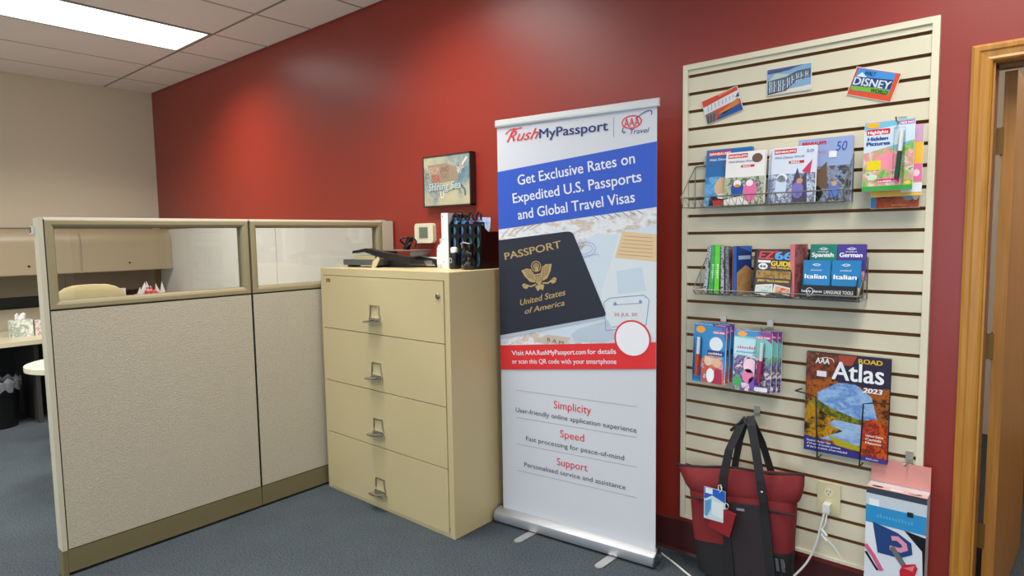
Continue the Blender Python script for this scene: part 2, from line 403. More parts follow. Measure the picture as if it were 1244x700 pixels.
# ------------------------------------------------------------------ filing cabinet
FC = thing('filing_cabinet', 'tan four-drawer lateral filing cabinet between the cubicle panel and the banner', 'filing cabinet', (-2.657, -.02, 0))
cw = .531; cd = -.554; chh = 1.296
bm = bmesh.new()
abox(bm, -cw, -cw + .022, cd, 0, 0, chh); abox(bm, cw - .034, cw, cd, 0, 0, chh); abox(bm, -cw + .022, cw - .034, cd, 0, 1.258, chh); abox(bm, -cw + .022, cw - .034, cd, 0, 0, .018); abox(bm, -cw + .022, cw - .034, cd + .02, 0, .018, 1.258)
bmobj('body', bm, M_CAB, FC)
dz = [.018, .345, .650, .955, 1.256]
M_HB = mat('a8a496', .28, 1)
def drawer(a, b):
    o = box('drawer', -cw + .025, cw - .037, -.022, 0, 0, b - a - .004, M_CAB, FC, bev=.002); o.location = (0, cd + .017, a + .002)
    hz = .115
    hm = bmesh.new(); abox(hm, -.046, .046, -.03, -.021, hz - .046, hz - .03); aprism(hm, [(-.05, -.023), (.05, -.023), (.06, -.056), (-.06, -.056)], 2, hz - .052, hz - .046)
    vv = []
    h = bmobj('handle', hm, M_CHROME, o, bev=.001); h.location = (-.03, -.0, 0)
    tube('card_ring', [(-.046, -.026, hz - .034), (-.036, -.026, hz - .006), (-.034, -.026, hz + .034), (.034, -.026, hz + .034), (.036, -.026, hz - .006), (.046, -.026, hz - .034)], .0045, M_HB, o, 6)
    return o
for i in range(4):
    o = drawer(dz[i], dz[i + 1])
    for ch in o.children:
        if ch.name.startswith('card_ring'): ch.location = (-.03, 0, 0)
    # pull bar, slightly skewed like a worn thumb latch
    hm = bmesh.new(); atube(hm, [(-.06, -.056, .064), (-.02, -.062, .068), (.02, -.062, .074), (.058, -.05, .082)], [.005, .007, .007, .005], 8); pb = bmobj('pull', hm, M_CHROME, o, smooth=True); pb.location = (-.03, 0, 0)
lk = lathe('lock', [(.014, 0), (.014, .006), (.011, .009), (.004, .009)], (0, 0, 0), mat('9a968c', .3, 1), FC, 16); lk.location = (-2.2 + 2.657, cd - .004, 1.182); lk.rotation_euler = (PI / 2, 0, 0)
lk['label'] = 'round metal lock cylinder'
b1 = Print().rrect(-.02, .02, -.009, .009, .008, '6b2416', 1).rect(-.012, .012, -.0035, .0035, 'b8a070', 2).build('badge', FC, (-3.105 + 2.657, cd - .0065, 1.228))
b2 = Print().rect(-.016, .016, -.006, .006, '8c8c88', 1).build('rating_label', FC, (-2.172 + 2.657 + .002, cd - .001, .045))

# ------------------------------------------------------------------ cubicle partition (two panels)
PX = -3.22; PT = .062
def panel(label, y0, y1, post0, post1, cap_end):
    t = thing('cubicle_panel', label, 'partition', (PX - PT / 2, (y0 + y1) / 2, 0), group='cubicle panels with glass tops')
    o = [PX - PT / 2, (y0 + y1) / 2]
    def B(n, x0, x1, ya, yb, z0, z1, m, bev=0): return box(n, x0 - o[0], x1 - o[0], ya - o[1], yb - o[1], z0, z1, m, t, bev)
    g = .004
    B('core', PX - PT + .006, PX - .006, y0, y1, .012, 1.175, M_DARK)
    for s in (0, 1):
        x1 = PX if s == 0 else PX - PT + .007; x0 = x1 - .007
        B('fabric_face', x0, x1, y0 + g, y1 - g, .121, 1.172, M_FABRIC, .003)
        B('kick_plate', x0 + (.002 if s == 0 else .0), x1 + (0 if s == 0 else -.002), y0, y1, .014, .116, M_KICK, .002)
    # glazed top: mitred bullnose frame
    bm = bmesh.new(); fw = .036
    pr = [(0, .031), (.004, .034), (fw - .016, .034), (fw - .006, .03), (fw, .02), (fw, -.02), (fw - .006, -.03), (fw - .016, -.034), (.004, -.034), (0, -.031)]
    cs = [(y0 + g, 1.178, 1, 1), (y1 - g, 1.178, -1, 1), (y1 - g, 1.562, -1, -1), (y0 + g, 1.562, 1, -1)]
    rg = [[bm.verts.new((p[1] - .0, y + sy * p[0] - o[1], z + sz * p[0])) for p in pr] for y, z, sy, sz in cs]
    for i in range(4):
        a, b = rg[i], rg[(i + 1) % 4]
        for k in range(len(pr)): bm.faces.new((a[k], a[(k + 1) % len(pr)], b[(k + 1) % len(pr)], b[k]))
    wf = bmobj('window_frame', bm, M_FRAME, t)
    box('glass_pane', -.003, .003, y0 + .034 - o[1], y1 - .034 - o[1], 1.206, 1.534, M_GLASS, wf)
    B('top_cap', PX - PT - .001, PX + .001, y0 + .001, y1 - .001, 1.562, 1.572, mat('ded8c4', .35), .002)
    for yy0, yy1, nm in ((post0), (post1)):
        if yy0 is None: continue
        m2 = M_POST
        B('end_post', PX - PT - .002, PX + .002, yy0, yy1, .118 if nm == 'near' else .0, 1.57, m2, .004)
        if nm == 'near': B('post_foot', PX - PT, PX, yy0, yy1, .0, .117, M_KICK, .002)
    return t
panel('beige fabric cubicle panel with glass top nearest the camera, its free end at the left', -1.868, -.974, (-1.888, -1.869, 'near'), (None, None, ''), 0)
panel('narrower-looking beige cubicle panel with glass top between the near panel and the red wall', -.97, -.098, (None, None, ''), (-.096, -.012, 'far'), 0)
cp = thing('hook_clip', 'small white clip on the free end of the near cubicle panel', 'clip', (PX - PT - .001, -1.893, 1.52))
box('clip_body', -.012, .012, -.006, .004, -.018, .016, M_WHITE, cp, .002); box('clip_jaw', .004, .011, -.01, -.006, -.014, .012, mat('555555', .4), cp)

# ------------------------------------------------------------------ the cubicle behind the glass
sp = thing('side_panel', 'pale grey-white cubicle panel standing along the red wall behind the glass', 'partition', (-5.1, -.026, 0))
MSP = mat('c9c5bd', .85, bump=.3, scale=400)
for a, b in ((-6.9, -4.62), (-4.614, -3.3)): box('panel_face', a + 5.1, b + 5.1, -.02, .02, .1, 1.578, MSP, sp, .003)
box('kick_plate', -1.8, 1.8, -.018, .018, .0, .097, M_KICK, sp)
bp = thing('rear_panel', 'brown-grey cubicle back panel below the overhead cabinets', 'partition', (-6.94, -1.4, 0))
for k in range(3):
    y1 = 1.3 - k * .775
    box('tack_board', -.03, .03, y1 - .772, y1, .99, 1.6, mat('7f7664', .9, bump=.3, scale=300), bp, .002)
    box('lower_panel', -.03, .03, y1 - .772, y1, .7, .885, mat('a39a86', .9, bump=.3, scale=300), bp, .002)
    box('shaded_base_panel', -.03, .03, y1 - .772, y1, .02, .697, mat('2c2a28', .9), bp, .002)  # shadow under the desk is put into this dark panel colour
box('slot_rail', -.03, .012, -1.03, 1.3, .888, .987, M_DARK, bp)
# overhead cabinets
def overhead(label, yc, first=None):
    if first: return copy_thing(first, label, (-6.9, yc, 1.19))
    t = thing('overhead_cabinet', label, 'cabinet', (-6.9, yc, 1.19), group='overhead cabinets in the cubicle')
    w = .384; D = .31; H = .395; R = .13
    outl = [(0, 0), (D, 0), (D, H - R)] + [(D - R + R * math.cos(a), H - R + R * math.sin(a)) for a in [k * PI / 16 for k in range(1, 8)]] + [(D - R, H), (0, H)]
    MO = mat('a3957a', .42)
    for s in (-1, 1): prism('end_panel', outl, 1, s * w - (.006 if s > 0 else 0), s * w + (0 if s > 0 else .006), mat('b3a78c', .42), t)
    shell = [(0, 0), (D - .004, 0), (D - .004, .012), (.01, .012), (.01, H - .01), (0, H - .01)]
    prism('case', shell, 1, -w + .006, w - .006, MO, t)
    arc = [(D, .006), (D, H - R)] + [(D - R + R * math.cos(a), H - R + R * math.sin(a)) for a in [k * PI / 20 for k in range(1, 10)]] + [(D - R, H), (.02, H)]
    inn = [(.02, H - .012), (D - R, H - .012)] + [(D - R + (R - .012) * math.cos(a), H - R + (R - .012) * math.sin(a)) for a in [k * PI / 20 for k in range(9, 0, -1)]] + [(D - .012, H - R), (D - .012, .006)]
    d = prism('flip_door', arc + inn, 1, -w + .008, w - .008, MO, t, smooth=True)
    l = lathe('lock', [(.009, 0), (.009, .004), (.003, .005)], (0, 0, 0), M_BLACK, d, 12); l.location = (D, 0, .076); l.rotation_euler = (0, PI / 2, 0)
    return t
oc = overhead('right overhead cabinet with rounded tan door, seen through the near glass', -.432)
overhead('middle overhead cabinet with rounded tan door, cut by the panel end post', -1.205, oc)
overhead('left overhead cabinet with rounded tan door at the edge of the photo', -1.98, oc)
# desks
M_DT = mat('c9c1a6', .4)
dk = thing('desk', 'long cream desk along the beige wall under the overhead cabinets', 'desk', (-6.5, -1.4, 0))
box('desktop', -.4, .43, -1.6, 1.3, .665, .70, M_DT, dk, .006)
for y in (-1.4, .1, 1.22): box('leg_panel', -.35, .3, y, y + .03, 0, .664, mat('3a3733', .6), dk)
pn = thing('peninsula_desk', 'rounded-end cream peninsula desk beside the near cubicle panel', 'desk', (-4.56, -.9, 0))
pr = [(-.29, .78), (-.29, -.5)] + [(-.29 * math.cos(a), -.5 - .3 * math.sin(a)) for a in [k * PI / 16 for k in range(1, 16)]] + [(.29, -.5), (.29, .78)]
bm = bmesh.new(); aprism(bm, pr, 2, .70, .73); bmobj('desktop', bm, mat('d6cfb8', .35), pn, bev=.006)
tube('pedestal', [(0, -.3, .03), (0, -.3, .70)], .04, M_DARK, pn, 16); lathe('foot', [(.24, 0), (.24, .015), (.05, .03)], (0, -.3, 0), M_DARK, pn)
box('end_support', -.25, .25, .7, .74, 0, .699, mat('3a3733', .6), pn)
# task chair
tc_ = thing('task_chair', 'beige upholstered office chair, its back showing through the near glass', 'chair', (-5.48, -1.08, 0), (0, 0, math.radians(-12)))
MCH = mat('a0946e', .85, bump=.3, scale=300)
bm = bmesh.new()
def soft(bm, cx, cy, cz, rx, ry, rz, p=.45, nu=20, nv=12):
    rows = []
    sg = lambda v: math.copysign(abs(v) ** p, v)
    for i in range(nv + 1):
        a = -PI / 2 + PI * i / nv
        if i in (0, nv): rows.append([bm.verts.new((cx, cy, cz + rz * sg(math.sin(a))))]); continue
        rows.append([bm.verts.new((cx + rx * sg(math.cos(a)) * sg(math.cos(2 * PI * j / nu)), cy + ry * sg(math.cos(a)) * sg(math.sin(2 * PI * j / nu)), cz + rz * sg(math.sin(a)))) for j in range(nu)])
    for a, b in zip(rows, rows[1:]):
        for j in range(nu):
            q = [a[j % len(a)], a[(j + 1) % len(a)], b[(j + 1) % len(b)], b[j % len(b)]]
            q2 = []
            for v in q:
                if v not in q2: q2.append(v)
            bm.faces.new(q2)
soft(bm, 0, 0, .88, .05, .25, .27, .62); bmobj('backrest', bm, MCH, tc_, smooth=True)
bm = bmesh.new(); soft(bm, .28, 0, .47, .25, .25, .045, .6); bmobj('seat', bm, MCH, tc_, smooth=True)
tube('back_bar', [(.0, 0, .64), (-.02, 0, .5), (.05, 0, .42), (.25, 0, .41)], .018, M_DARK, tc_)
tube('gas_column', [(.28, 0, .09), (.28, 0, .43)], .025, M_DARK, tc_, 12)
for k in range(5):
    a = k * 2 * PI / 5 + .3; l = tube('leg', [(.28, 0, .1), (.28 + .27 * math.cos(a), .27 * math.sin(a), .065)], .017, M_DARK, tc_)
    bm = bmesh.new(); alathe(bm, [(.012, -.012), (.027, -.012), (.027, .012), (.012, .012)], (0, 0, 0), 14)
    w = bmobj('caster', bm, M_BLACK, l); w.location = (.28 + .27 * math.cos(a), .27 * math.sin(a), .0275); w.rotation_euler = (PI / 2, 0, a)
# things on the desk
def tissue(label, loc, rz, c1, cols, h=.13):
    t = thing('tissue_box', label, 'tissue box', loc, (0, 0, rz)); box('carton', -.06, .06, -.07, .07, 0, h, photo(cols, 28, .6), t, .002)
    bm = bmesh.new(); prev = None
    rows = [[bm.verts.new((.004 * math.sin(j * 2.2) + .012 * math.cos(j) * i / 4, -.035 + j * .01 + i * .002 * math.sin(j), h - .002 + i * .012 * (1 + .3 * math.sin(j * 1.3)))) for j in range(8)] for i in range(5)]
    for a, b in zip(rows, rows[1:]):
        for j in range(7): bm.faces.new((a[j], a[j + 1], b[j + 1], b[j]))
    o = bmobj('tissue', bm, M_WHITE, t, smooth=True); sm = o.modifiers.new('s', 'SOLIDIFY'); sm.thickness = .002
    return t
tissue('white flowered tissue box on the desk at the left edge', (-6.42, -1.33, .70), .05, 0, ['e8e6dc', 'dfe2d8', '8a9a88', 'cfd6cc'], .135)
tissue('small pink and white tissue box beside the flowered one', (-6.36, -1.165, .70), .3, 0, ['e6dad4', 'efe6e0', 'b08a94', 'e0d2cc'], .125)
cr = thing('gift_bag', 'crumpled red and white bag on the desk behind the glass', 'bag', (-6.42, -.33, .70))
bm = bmesh.new(); bmesh.ops.create_icosphere(bm, subdivisions=3, radius=1)
for v in bm.verts:
    n = random.uniform(.8, 1.12); v.co = Vector((v.co.x * .13 * n, v.co.y * .22 * n, v.co.z * (.15 + .02 * math.sin(v.co.x * 9)) * n + .165)); v.co.z = max(v.co.z, 0)
bmobj('bag_body', bm, photo(['efe8e4', 'c01a22', 'b0141c', 'e6dcd8', 'a01018'], 16, .35), cr)
bm = bmesh.new()
for k in range(9):
    a = k * .7; x, y = .07 * math.cos(a), -.12 + .026 * k; v = [bm.verts.new(p) for p in ((x - .02, y - .02, .26), (x + .02, y + .02, .26), (x + .03 * math.cos(a), y + .02 * math.sin(a), .35 + .02 * (k % 3)), (x, y + .03, .27))]
    bm.faces.new(v[:3]); bm.faces.new((v[1], v[2], v[3])); bm.faces.new((v[0], v[3], v[2])); bm.faces.new((v[0], v[1], v[3]))
bmobj('tissue_paper', bm, M_WHITE, cr)
pp = box('desk_card', -.004, .004, -.065, .065, 0, .335, M_PAPER); pp.location = (-6.52, -.57, .70); tag(pp, 'white card standing on the desk beside the red and white bag', 'card')
# waste bin with bag
wb = thing('waste_bin', 'round black waste bin with a clear plastic liner under the desk', 'bin', (-6.34, -1.53, 0))
bm = bmesh.new(); n = 28
alathe(bm, [(.12, 0), (.15, .36), (.155, .365), (.147, .365), (.118, .01)], (0, 0, 0), n); bmobj('bin_body', bm, mat('0b0b0c', .4), wb, smooth=True)
bm = bmesh.new(); rows = []
for i, (r, z) in enumerate(((.157, .30), (.162, .345), (.158, .375), (.145, .385), (.14, .34))):
    rows.append([bm.verts.new((r * (1 + .04 * math.sin(j * 2.7 + i)) * math.cos(2 * PI * j / 40), r * (1 + .04 * math.sin(j * 2.7 + i)) * math.sin(2 * PI * j / 40), z + .02 * math.sin(j * 1.9 + i * 1.3))) for j in range(40)])
for a, b in zip(rows, rows[1:]):
    for j in range(40): bm.faces.new((a[j], a[(j + 1) % 40], b[(j + 1) % 40], b[j]))
ml = bpy.data.materials.new('plastic_film'); ml.use_nodes = True; q = ml.node_tree.nodes['Principled BSDF']; q.inputs['Base Color'].default_value = (.75, .8, .85, 1); q.inputs['Alpha'].default_value = .22; q.inputs['Roughness'].default_value = .15
bmobj('plastic_liner', bm, ml, wb, smooth=True)

# ------------------------------------------------------------------ roll-up banner
BA = math.atan2(.090, .844)
BN = thing('roll_up_banner', 'tall white blue and red roll-up banner on a silver base beside the filing cabinet', 'banner', (-2.106, -.272, 0), (0, 0, BA))
cas = [(-.045 + .0, .012), (-.05, .03), (-.045, .055), (-.02, .068), (.0, .073), (.012, .073), (.03, .06), (.04, .03), (.035, .008), (-.03, .006)]
c_ = prism('base_cassette', cas, 0, .0, .852, M_ALU, BN, smooth=True)
for x in (0, .852):
    s = 1 if x else -1
    bm = bmesh.new(); aprism(bm, [(p[0] * 1.05, p[1] * 1.05) for p in cas], 0, x, x + s * .006); e = bmobj('end_cap', bm, mat('9a9d9f', .35, 1), c_)
    k = lathe('end_knob', [(.005, 0), (.005, .005)], (0, 0, 0), M_BLACK, e, 10); k.location = (x + s * .006, -.01, .045); k.rotation_euler = (0, s * PI / 2, 0)
for x in (.235, .665):
    f = prism('foot', [(-.02, -.15)] + [(-.02 * math.cos(a), -.15 - .02 * math.sin(a)) for a in (PI / 6, PI / 3, PI / 2, PI * 2 / 3, PI * 5 / 6)] + [(.02, -.15), (.02, .1), (-.02, .1)], 2, .001, .007, mat('c4c6c4', .35, .8), BN); f.location = (x, 0, 0); f.rotation_euler = (0, 0, math.radians(-8))
FX0, FX1, FZ1 = .026, .846, 2.0
box('support_pole', .43, .445, .015, .03, .07, 2.0, M_ALU, BN)
SH = box('fabric_sheet', FX0, FX1, -.0008, .0002, .072, FZ1, mat('ced1d8', .5), BN)
prism('top_rail', [(-.009, 1.992), (-.011, 2.0), (-.009, 2.022), (-.004, 2.026), (.006, 2.024), (.007, 1.992)], 0, .02, .856, mat('d4d6d6', .3, .3), BN)
P = Print(clip=(FX0, FX1, .07, 2.0), rough=.5); U0, U1 = FX0, FX1
BLUE, REDC, NAVY, WHT = '2a55c0', 'dc2a2a', '23306e', 'e2e5ee'
sl = .0805 / .82; ang = math.atan(sl)
P.poly([(U0, 1.495), (U1, 1.575), (U1, 1.848), (U0, 1.777)], BLUE, 2)
for s_, x_, z_, w_ in (('Get Exclusive Rates on', .147, 1.706, .605), ('Expedited U.S. Passports', .117, 1.621, .665), ('and Global Travel Visas', .145, 1.541, .607)):
    P.text(s_, x_, z_, .047, WHT, w=w_, bold=.012, rot=ang)
# logo row
P.text('Rush', .084, 1.917, .05, REDC, w=.182, bold=.004, shear=.5)
P.stroke([(.088, 1.92), (.13, 1.972), (.17, 1.976)], .006, REDC, 4).stroke([(.078, 1.955), (.1, 1.972), (.135, 1.976)], .005, REDC, 4)
P.text('MyPassport', .270, 1.917, .042, NAVY, w=.352, bold=.018)
P.rect(.6485, .6505, 1.885, 1.968, '7a7c86', 2)
P.ring(.733, 1.94, .044, .026, .005, REDC, 3); P.text('AAA', .698, 1.921, .036, REDC, w=.072, bold=.01)
P.ring(.765, 1.935, .07, .022, .0035, NAVY, 5, rot=.6, a0=-.5, a1=1.6); P.stroke([(.695, 1.92), (.69, 1.905), (.697, 1.898), (.705, 1.9)], .004, NAVY, 5)
P.text('Travel', .725, 1.889, .021, NAVY, w=.088, shear=.25)
# photograph with the passport
bgm = photo(['d8cfc4', 'c4b4a4', 'dfe3e8', 'cfd4da', 'b9a99a'], 9, .5, (1, 1, 2))
P.poly([(U0, .915), (U1, .997), (U1, 1.575), (U0, 1.495)], bgm, 1)
P.poly([(.40, 1.30), (.56, 1.47), (.63, 1.46), (U1, 1.50), (U1, 1.0), (.30, .95), (.25, 1.0)], 'c9d6e2', 2)
P.poly([(.60, 1.1), (.585, 1.2), (.68, 1.47), (U1, 1.46), (U1, 1.02), (.66, 1.02)], 'd3dce0', 3)
P.poly([(.655, 1.36), (.69, 1.475), (U1, 1.46), (U1, 1.345)], 'dcbf94', 4)
for k in range(6): P.stroke([(.70 - k * .006, 1.455 - k * .016), (.83, 1.445 - k * .016)], .0018, 'a08060', 5)
P.poly([(.67, 1.2), (.66, 1.3), (.78, 1.32), (.80, 1.22)], 'c2d2de', 4)
P.ring(.50, 1.395, .06, .035, .003, '8fa6d2', 4, rot=.15); P.ring(.50, 1.395, .045, .02, .002, 'a68fc0', 4, rot=.15); P.stroke([(.45, 1.36), (.57, 1.375), (.58, 1.365)], .002, '8fa6d2', 4)
P.stroke([(.475, 1.31), (.50, 1.32), (.52, 1.30), (.51, 1.27), (.48, 1.25)], .007, '6f8cc4', 4)
st = [(.61, 1.03), (.80, 1.07), (.815, 1.18), (.79, 1.2), (.63, 1.18), (.60, 1.16)]
P.stroke(st, .003, '7f93c4', 5, closed=True); P.stroke([(.645, 1.15), (.78, 1.165)], .003, '93a4cc', 5); P.stroke([(.64, 1.05), (.70, 1.06)], .003, '7f93c4', 5)
P.text('20 JUL 20', .65, 1.10, .014, 'c05058', w=.11, rot=.06, L=5)
P.ell(.655, 1.155, .008, .008, '7f93c4', 5, 10).ell(.775, 1.17, .008, .008, '7f93c4', 5, 10)
P.poly([(.43, 1.0), (.47, 1.03), (.62, 1.08), (.66, 1.0), (.6, .975), (.45, .97)], 'b7c4d2', 4)
P.poly([(.22, .95), (.30, .99), (.43, .985), (.40, .95)], 'c8b8a8', 4)
P.text('B A M', .30, .958, .018, '3a3a44', w=.09, rot=-.12, L=5)
for k in range(5): P.stroke([(.05 + .04 * k, 1.465 + .006 * k), (.09 + .05 * k, 1.50 + .006 * k)], .003, 'b09a80', 3)
for k in range(7): P.stroke([(.55 + .035 * k, 1.545 + .003 * k), (.575 + .035 * k, 1.53 + .003 * k)], .004, '8f8478', 3)
# the passport itself
P.poly([(U0, 1.442), (.41, 1.479), (.432, 1.478), (.447, 1.468), (.609, 1.112), (.608, 1.10), (.595, 1.094), (U0, .965)], '1d2130', 6)
P.poly([(U0, .965), (.595, 1.094), (.608, 1.10), (.60, 1.085), (U0, .945)], 'aebbc8', 5)
GO = 'b39a64'
P.text('PASSPORT', .065, 1.345, .034, GO, w=.325, bold=.014, rot=.185, L=7)
P.text('United States', .152, 1.123, .028, GO, w=.262, bold=.012, shear=.3, rot=.24, L=7)
P.text('of America', .178, 1.082, .026, GO, w=.228, bold=.012, shear=.3, rot=.24, L=7)
ex, ez = .255, 1.262; ea = .2
def E(x, z): return (ex + x * math.cos(ea) - z * math.sin(ea), ez + x * math.sin(ea) + z * math.cos(ea))
P.ring(*E(0, .055), .026, .024, .004, GO, 7, n=18)
P.ell(*E(0, .055), .019, .017, '8d7a50', 7, 14)
for s in (-1, 1):
    P.poly([E(s * .018, .018), E(s * .03, .045), E(s * .055, .055), E(s * .088, .05), E(s * .075, .02), E(s * .05, -.012), E(s * .022, -.02)], GO, 7)
    for k in range(5): P.stroke([E(s * (.03 + k * .010), .044 + .002 * k), E(s * (.026 + k * .007), -.008 + k * .004)], .002, '1d2130', 8)
    P.stroke([E(s * .02, -.03), E(s * .05, -.035), E(s * .085, -.018)], .007, GO, 7)
    P.ell(*E(s * .082, -.028), .018, .012, GO, 7, 12, rot=ea + s * .5); P.stroke([E(s * .07, -.02), E(s * .10, -.03)], .002, '1d2130', 8)
P.poly([E(-.02, .018), E(.02, .018), E(.018, -.02), E(0, -.038), E(-.018, -.02)], GO, 8)
for k in range(4): P.stroke([E(-.012 + k * .008, .004), E(-.012 + k * .008, -.02)], .002, '1d2130', 9)
P.stroke([E(-.016, .009), E(.016, .009)], .003, '1d2130', 9)
P.poly([E(-.026, -.04), E(0, -.03), E(.026, -.04), E(.015, -.064), E(0, -.055), E(-.015, -.064)], GO, 7); P.ell(*E(0, .04), .009, .012, GO, 8, 12)
# red band
P.poly([(U0, .79), (U1, .882), (U1, .998), (U0, .914)], REDC, 8)
P.text('Visit', .097, .871, .0225, WHT, w=.072, bold=.01, rot=.106, L=9); P.text('AAA.RushMyPassport.com', .176, .8795, .0225, WHT, w=.335, bold=.014, rot=.106, L=9); P.text('for details', .518, .916, .0225, WHT, w=.143, bold=.01, rot=.106, L=9)
P.text('or scan this QR code with your smartphone', .098, .829, .0225, WHT, w=.567, bold=.006, rot=.1, L=9)
P.ell(.738, 1.005, .086, .083, REDC, 10, 36).ell(.738, 1.005, .078, .075, 'e9e9ee', 11, 36)
LN = '8a8d98'
for a, b in ((.696, .703), (.557, .564), (.421, .429), (.285, .289)): P.stroke([(.115, a), (.757, b)], .0018, LN, 2)
P.text('Simplicity', .433, .636, .0375, REDC, w=.2, align='C'); P.text('Speed', .431, .499, .036, REDC, w=.13, align='C'); P.text('Support', .43, .359, .036, REDC, w=.165, align='C')
P.text('User-friendly online application experience', .435, .586, .023, '3d4556', w=.645, align='C'); P.text('Fast processing for peace-of-mind', .435, .449, .023, '3d4556', w=.525, align='C'); P.text('Personalized service and assistance', .432, .314, .023, '3d4556', w=.545, align='C')
P.build('banner_print', SH, (0, -.001, 0))

# ------------------------------------------------------------------ wall picture and thermostat
pc = thing('wall_picture', 'square canvas picture of a lettered map of the country in a dark wooden frame', 'picture', (-2.683, -.004, 1.79))
pw, ph_ = .198, .149
bm = bmesh.new()
for q in ((-pw, -pw + .007, -ph_, ph_), (pw - .007, pw, -ph_, ph_), (-pw, pw, ph_ - .007, ph_), (-pw, pw, -ph_, -ph_ + .007)): abox(bm, q[0], q[1], -.042, 0, q[2], q[3])
bmobj('frame', bm, mat('3a2c24', .5), pc); cv = box('canvas', -pw + .007, pw - .007, -.038, -.004, -ph_ + .007, ph_ - .007, mat('c0bba5', .7), pc)
Q = Print(clip=(-.19, .19, -.141, .141), rough=.6)
Q.rect(-.19, .19, -.141, .141, photo(['4c6474', '6f8690', 'a8a68c', 'b8b08e', '64788c'], 3.2, .6, seed=3), 1)
Q.poly([(-.155, .095), (.0, .1), (.09, .07), (.10, .0), (.05, -.005), (-.03, -.012), (-.07, -.01), (-.12, .02)], '94806a', 2)
Q.text('FROM', -.14, .042, .042, 'c09a8a', w=.085, bold=.02, L=3); Q.text('SEA', -.12, -.005, .04, 'b04a3c', w=.068, bold=.03, L=3)
Q.text('LAND', -.05, .05, .03, '6a5646', w=.075, bold=.01, L=3); Q.text('THAT', -.04, .01, .03, '7a6a58', w=.065, bold=.01, L=3)
Q.text('to', -.175, .02, .045, '5a4a4c', w=.03, shear=.2, L=3); Q.text('Shining Sea', -.15, -.055, .042, 'b8c4c0', w=.27, bold=.02, rot=.02, shear=.1, L=4); Q.text('Shining Sea', -.147, -.058, .042, '40545c', w=.27, bold=.035, rot=.02, shear=.1, L=3)
Q.text('the', .115, .03, .05, 'd8c8b8', w=.05, rot=.9, L=3); Q.text('U', -.05, -.1, .04, 'e6e6da', w=.03, L=4); Q.stroke([(.12, -.03), (.15, -.06), (.155, -.09)], .013, '4c6470', 3); Q.stroke([(-.19, .09), (-.17, .0), (-.14, -.04), (-.03, -.1), (-.02, -.07), (.09, -.05), (.13, -.08)], .003, '5c6a6c', 3); Q.stroke([(.1, .04), (.14, .09), (.17, .12)], .012, 'd6cab8', 3)
Q.build('canvas_print', cv, (0, -.0385, 0))
th = thing('thermostat', 'cream square wall thermostat with a grey screen above the filing cabinet', 'thermostat', (-2.905, -.002, 1.487))
def rr_outline(x0, x1, z0, z1, r):
    return [(cx + r * math.cos(math.radians(a0 + k * 22.5)), cz + r * math.sin(math.radians(a0 + k * 22.5))) for cx, cz, a0 in ((x1 - r, z1 - r, 0), (x0 + r, z1 - r, 90), (x0 + r, z0 + r, 180), (x1 - r, z0 + r, 270)) for k in range(5)]
prism('housing', rr_outline(-.083, .083, -.06, .06, .02), 1, -.028, 0, mat('d8d0b4', .4), th, bev=.004)
sc = box('screen', -.04, .038, -.0295, -.027, -.03, .036, mat('66705f', .3), th)
box('screen_bezel', -.05, .048, -.0285, -.027, -.04, .046, mat('cfc8ac', .4), th)

# ------------------------------------------------------------------ things on the filing cabinet
ZT = 1.2965
def T(name, label, cat, x, y, rz=0): return thing(name, label, cat, (x, y, ZT), (0, 0, math.radians(rz)))
# heavy-duty hole punch with a long lever
hp = T('hole_punch', 'long-levered hole punch with grey base on the left of the filing cabinet top', 'hole punch', -2.98, -.385, 5)
box('base_tray', -.165, .125, -.05, .05, .012, .044, mat('4e5152', .45), hp, .003)
for x in (-.13, .09): box('rubber_foot', x - .01, x + .01, -.04, .04, 0, .012, M_BLACK, hp)
box('punch_block', -.1, .07, -.02, .045, .044, .066, mat('bcaf84', .4), hp, .003)
prism('lever', [(-.12, .078), (-.115, .092), (.0, .108), (.14, .085), (.345, .06), (.345, .03), (.2, .042), (.05, .07), (-.02, .088)], 1, -.022, .022, mat('1d1a18', .35), hp, bev=.004)
prism('hinge_bracket', [(.08, .0), (.11, .0), (.145, .05), (.13, .06), (.09, .035)], 1, -.056, -.05, mat('c4b78e', .35), hp)
s1 = T('long_arm_stapler', 'black long-arm stapler lying beside the hole punch', 'stapler', -2.76, -.30, 14)
box('base', -.14, .13, -.02, .02, .0, .012, M_BLACK, s1, .003); prism('arm', [(-.14, .014), (-.135, .035), (.05, .045), (.13, .04), (.145, .014)], 1, -.016, .016, mat('221e1b', .35), s1, bev=.004)
s2 = T('stapler', 'black desk stapler with silver side on the filing cabinet edge', 'stapler', -2.625, -.262, 12)
box('base', -.09, .09, -.017, .017, 0, .008, M_BLACK, s2, .002); box('magazine', -.085, .06, -.014, .014, .012, .03, M_CHROME, s2, .001); box('silver_side', -.08, .05, -.0185, -.0165, .012, .038, M_CHROME, s2); prism('head', [(-.09, .03), (-.092, .058), (-.03, .062), (.06, .042), (.098, .018), (.098, .006), (.07, .008), (.05, .03)], 1, -.016, .016, M_BLACK, s2, bev=.004)
bx = T('shallow_box', 'flat white box lying behind the stapler against the red wall', 'box', -2.70, -.13, 4)
box('tray_part', -.15, .17, -.07, .07, 0, .035, mat('d8d0bc', .6), bx, .002); box('lid', -.153, .173, -.073, .073, .036, .048, M_WHITE, bx, .002)
gt = T('grey_tray', 'grey plastic tray stacked on boxes behind the hole punch', 'tray', -2.98, -.13, 4)
prism('tray_shell', [(-.12, .0), (.12, .0), (.15, .085), (.143, .087), (.115, .008), (-.115, .008), (-.143, .087), (-.15, .085)], 1, -.08, .08, mat('6c6a63', .4), gt)
box('tray_cover', -.155, .155, -.085, .085, .087, .092, mat('7b796f', .4), gt, .002)
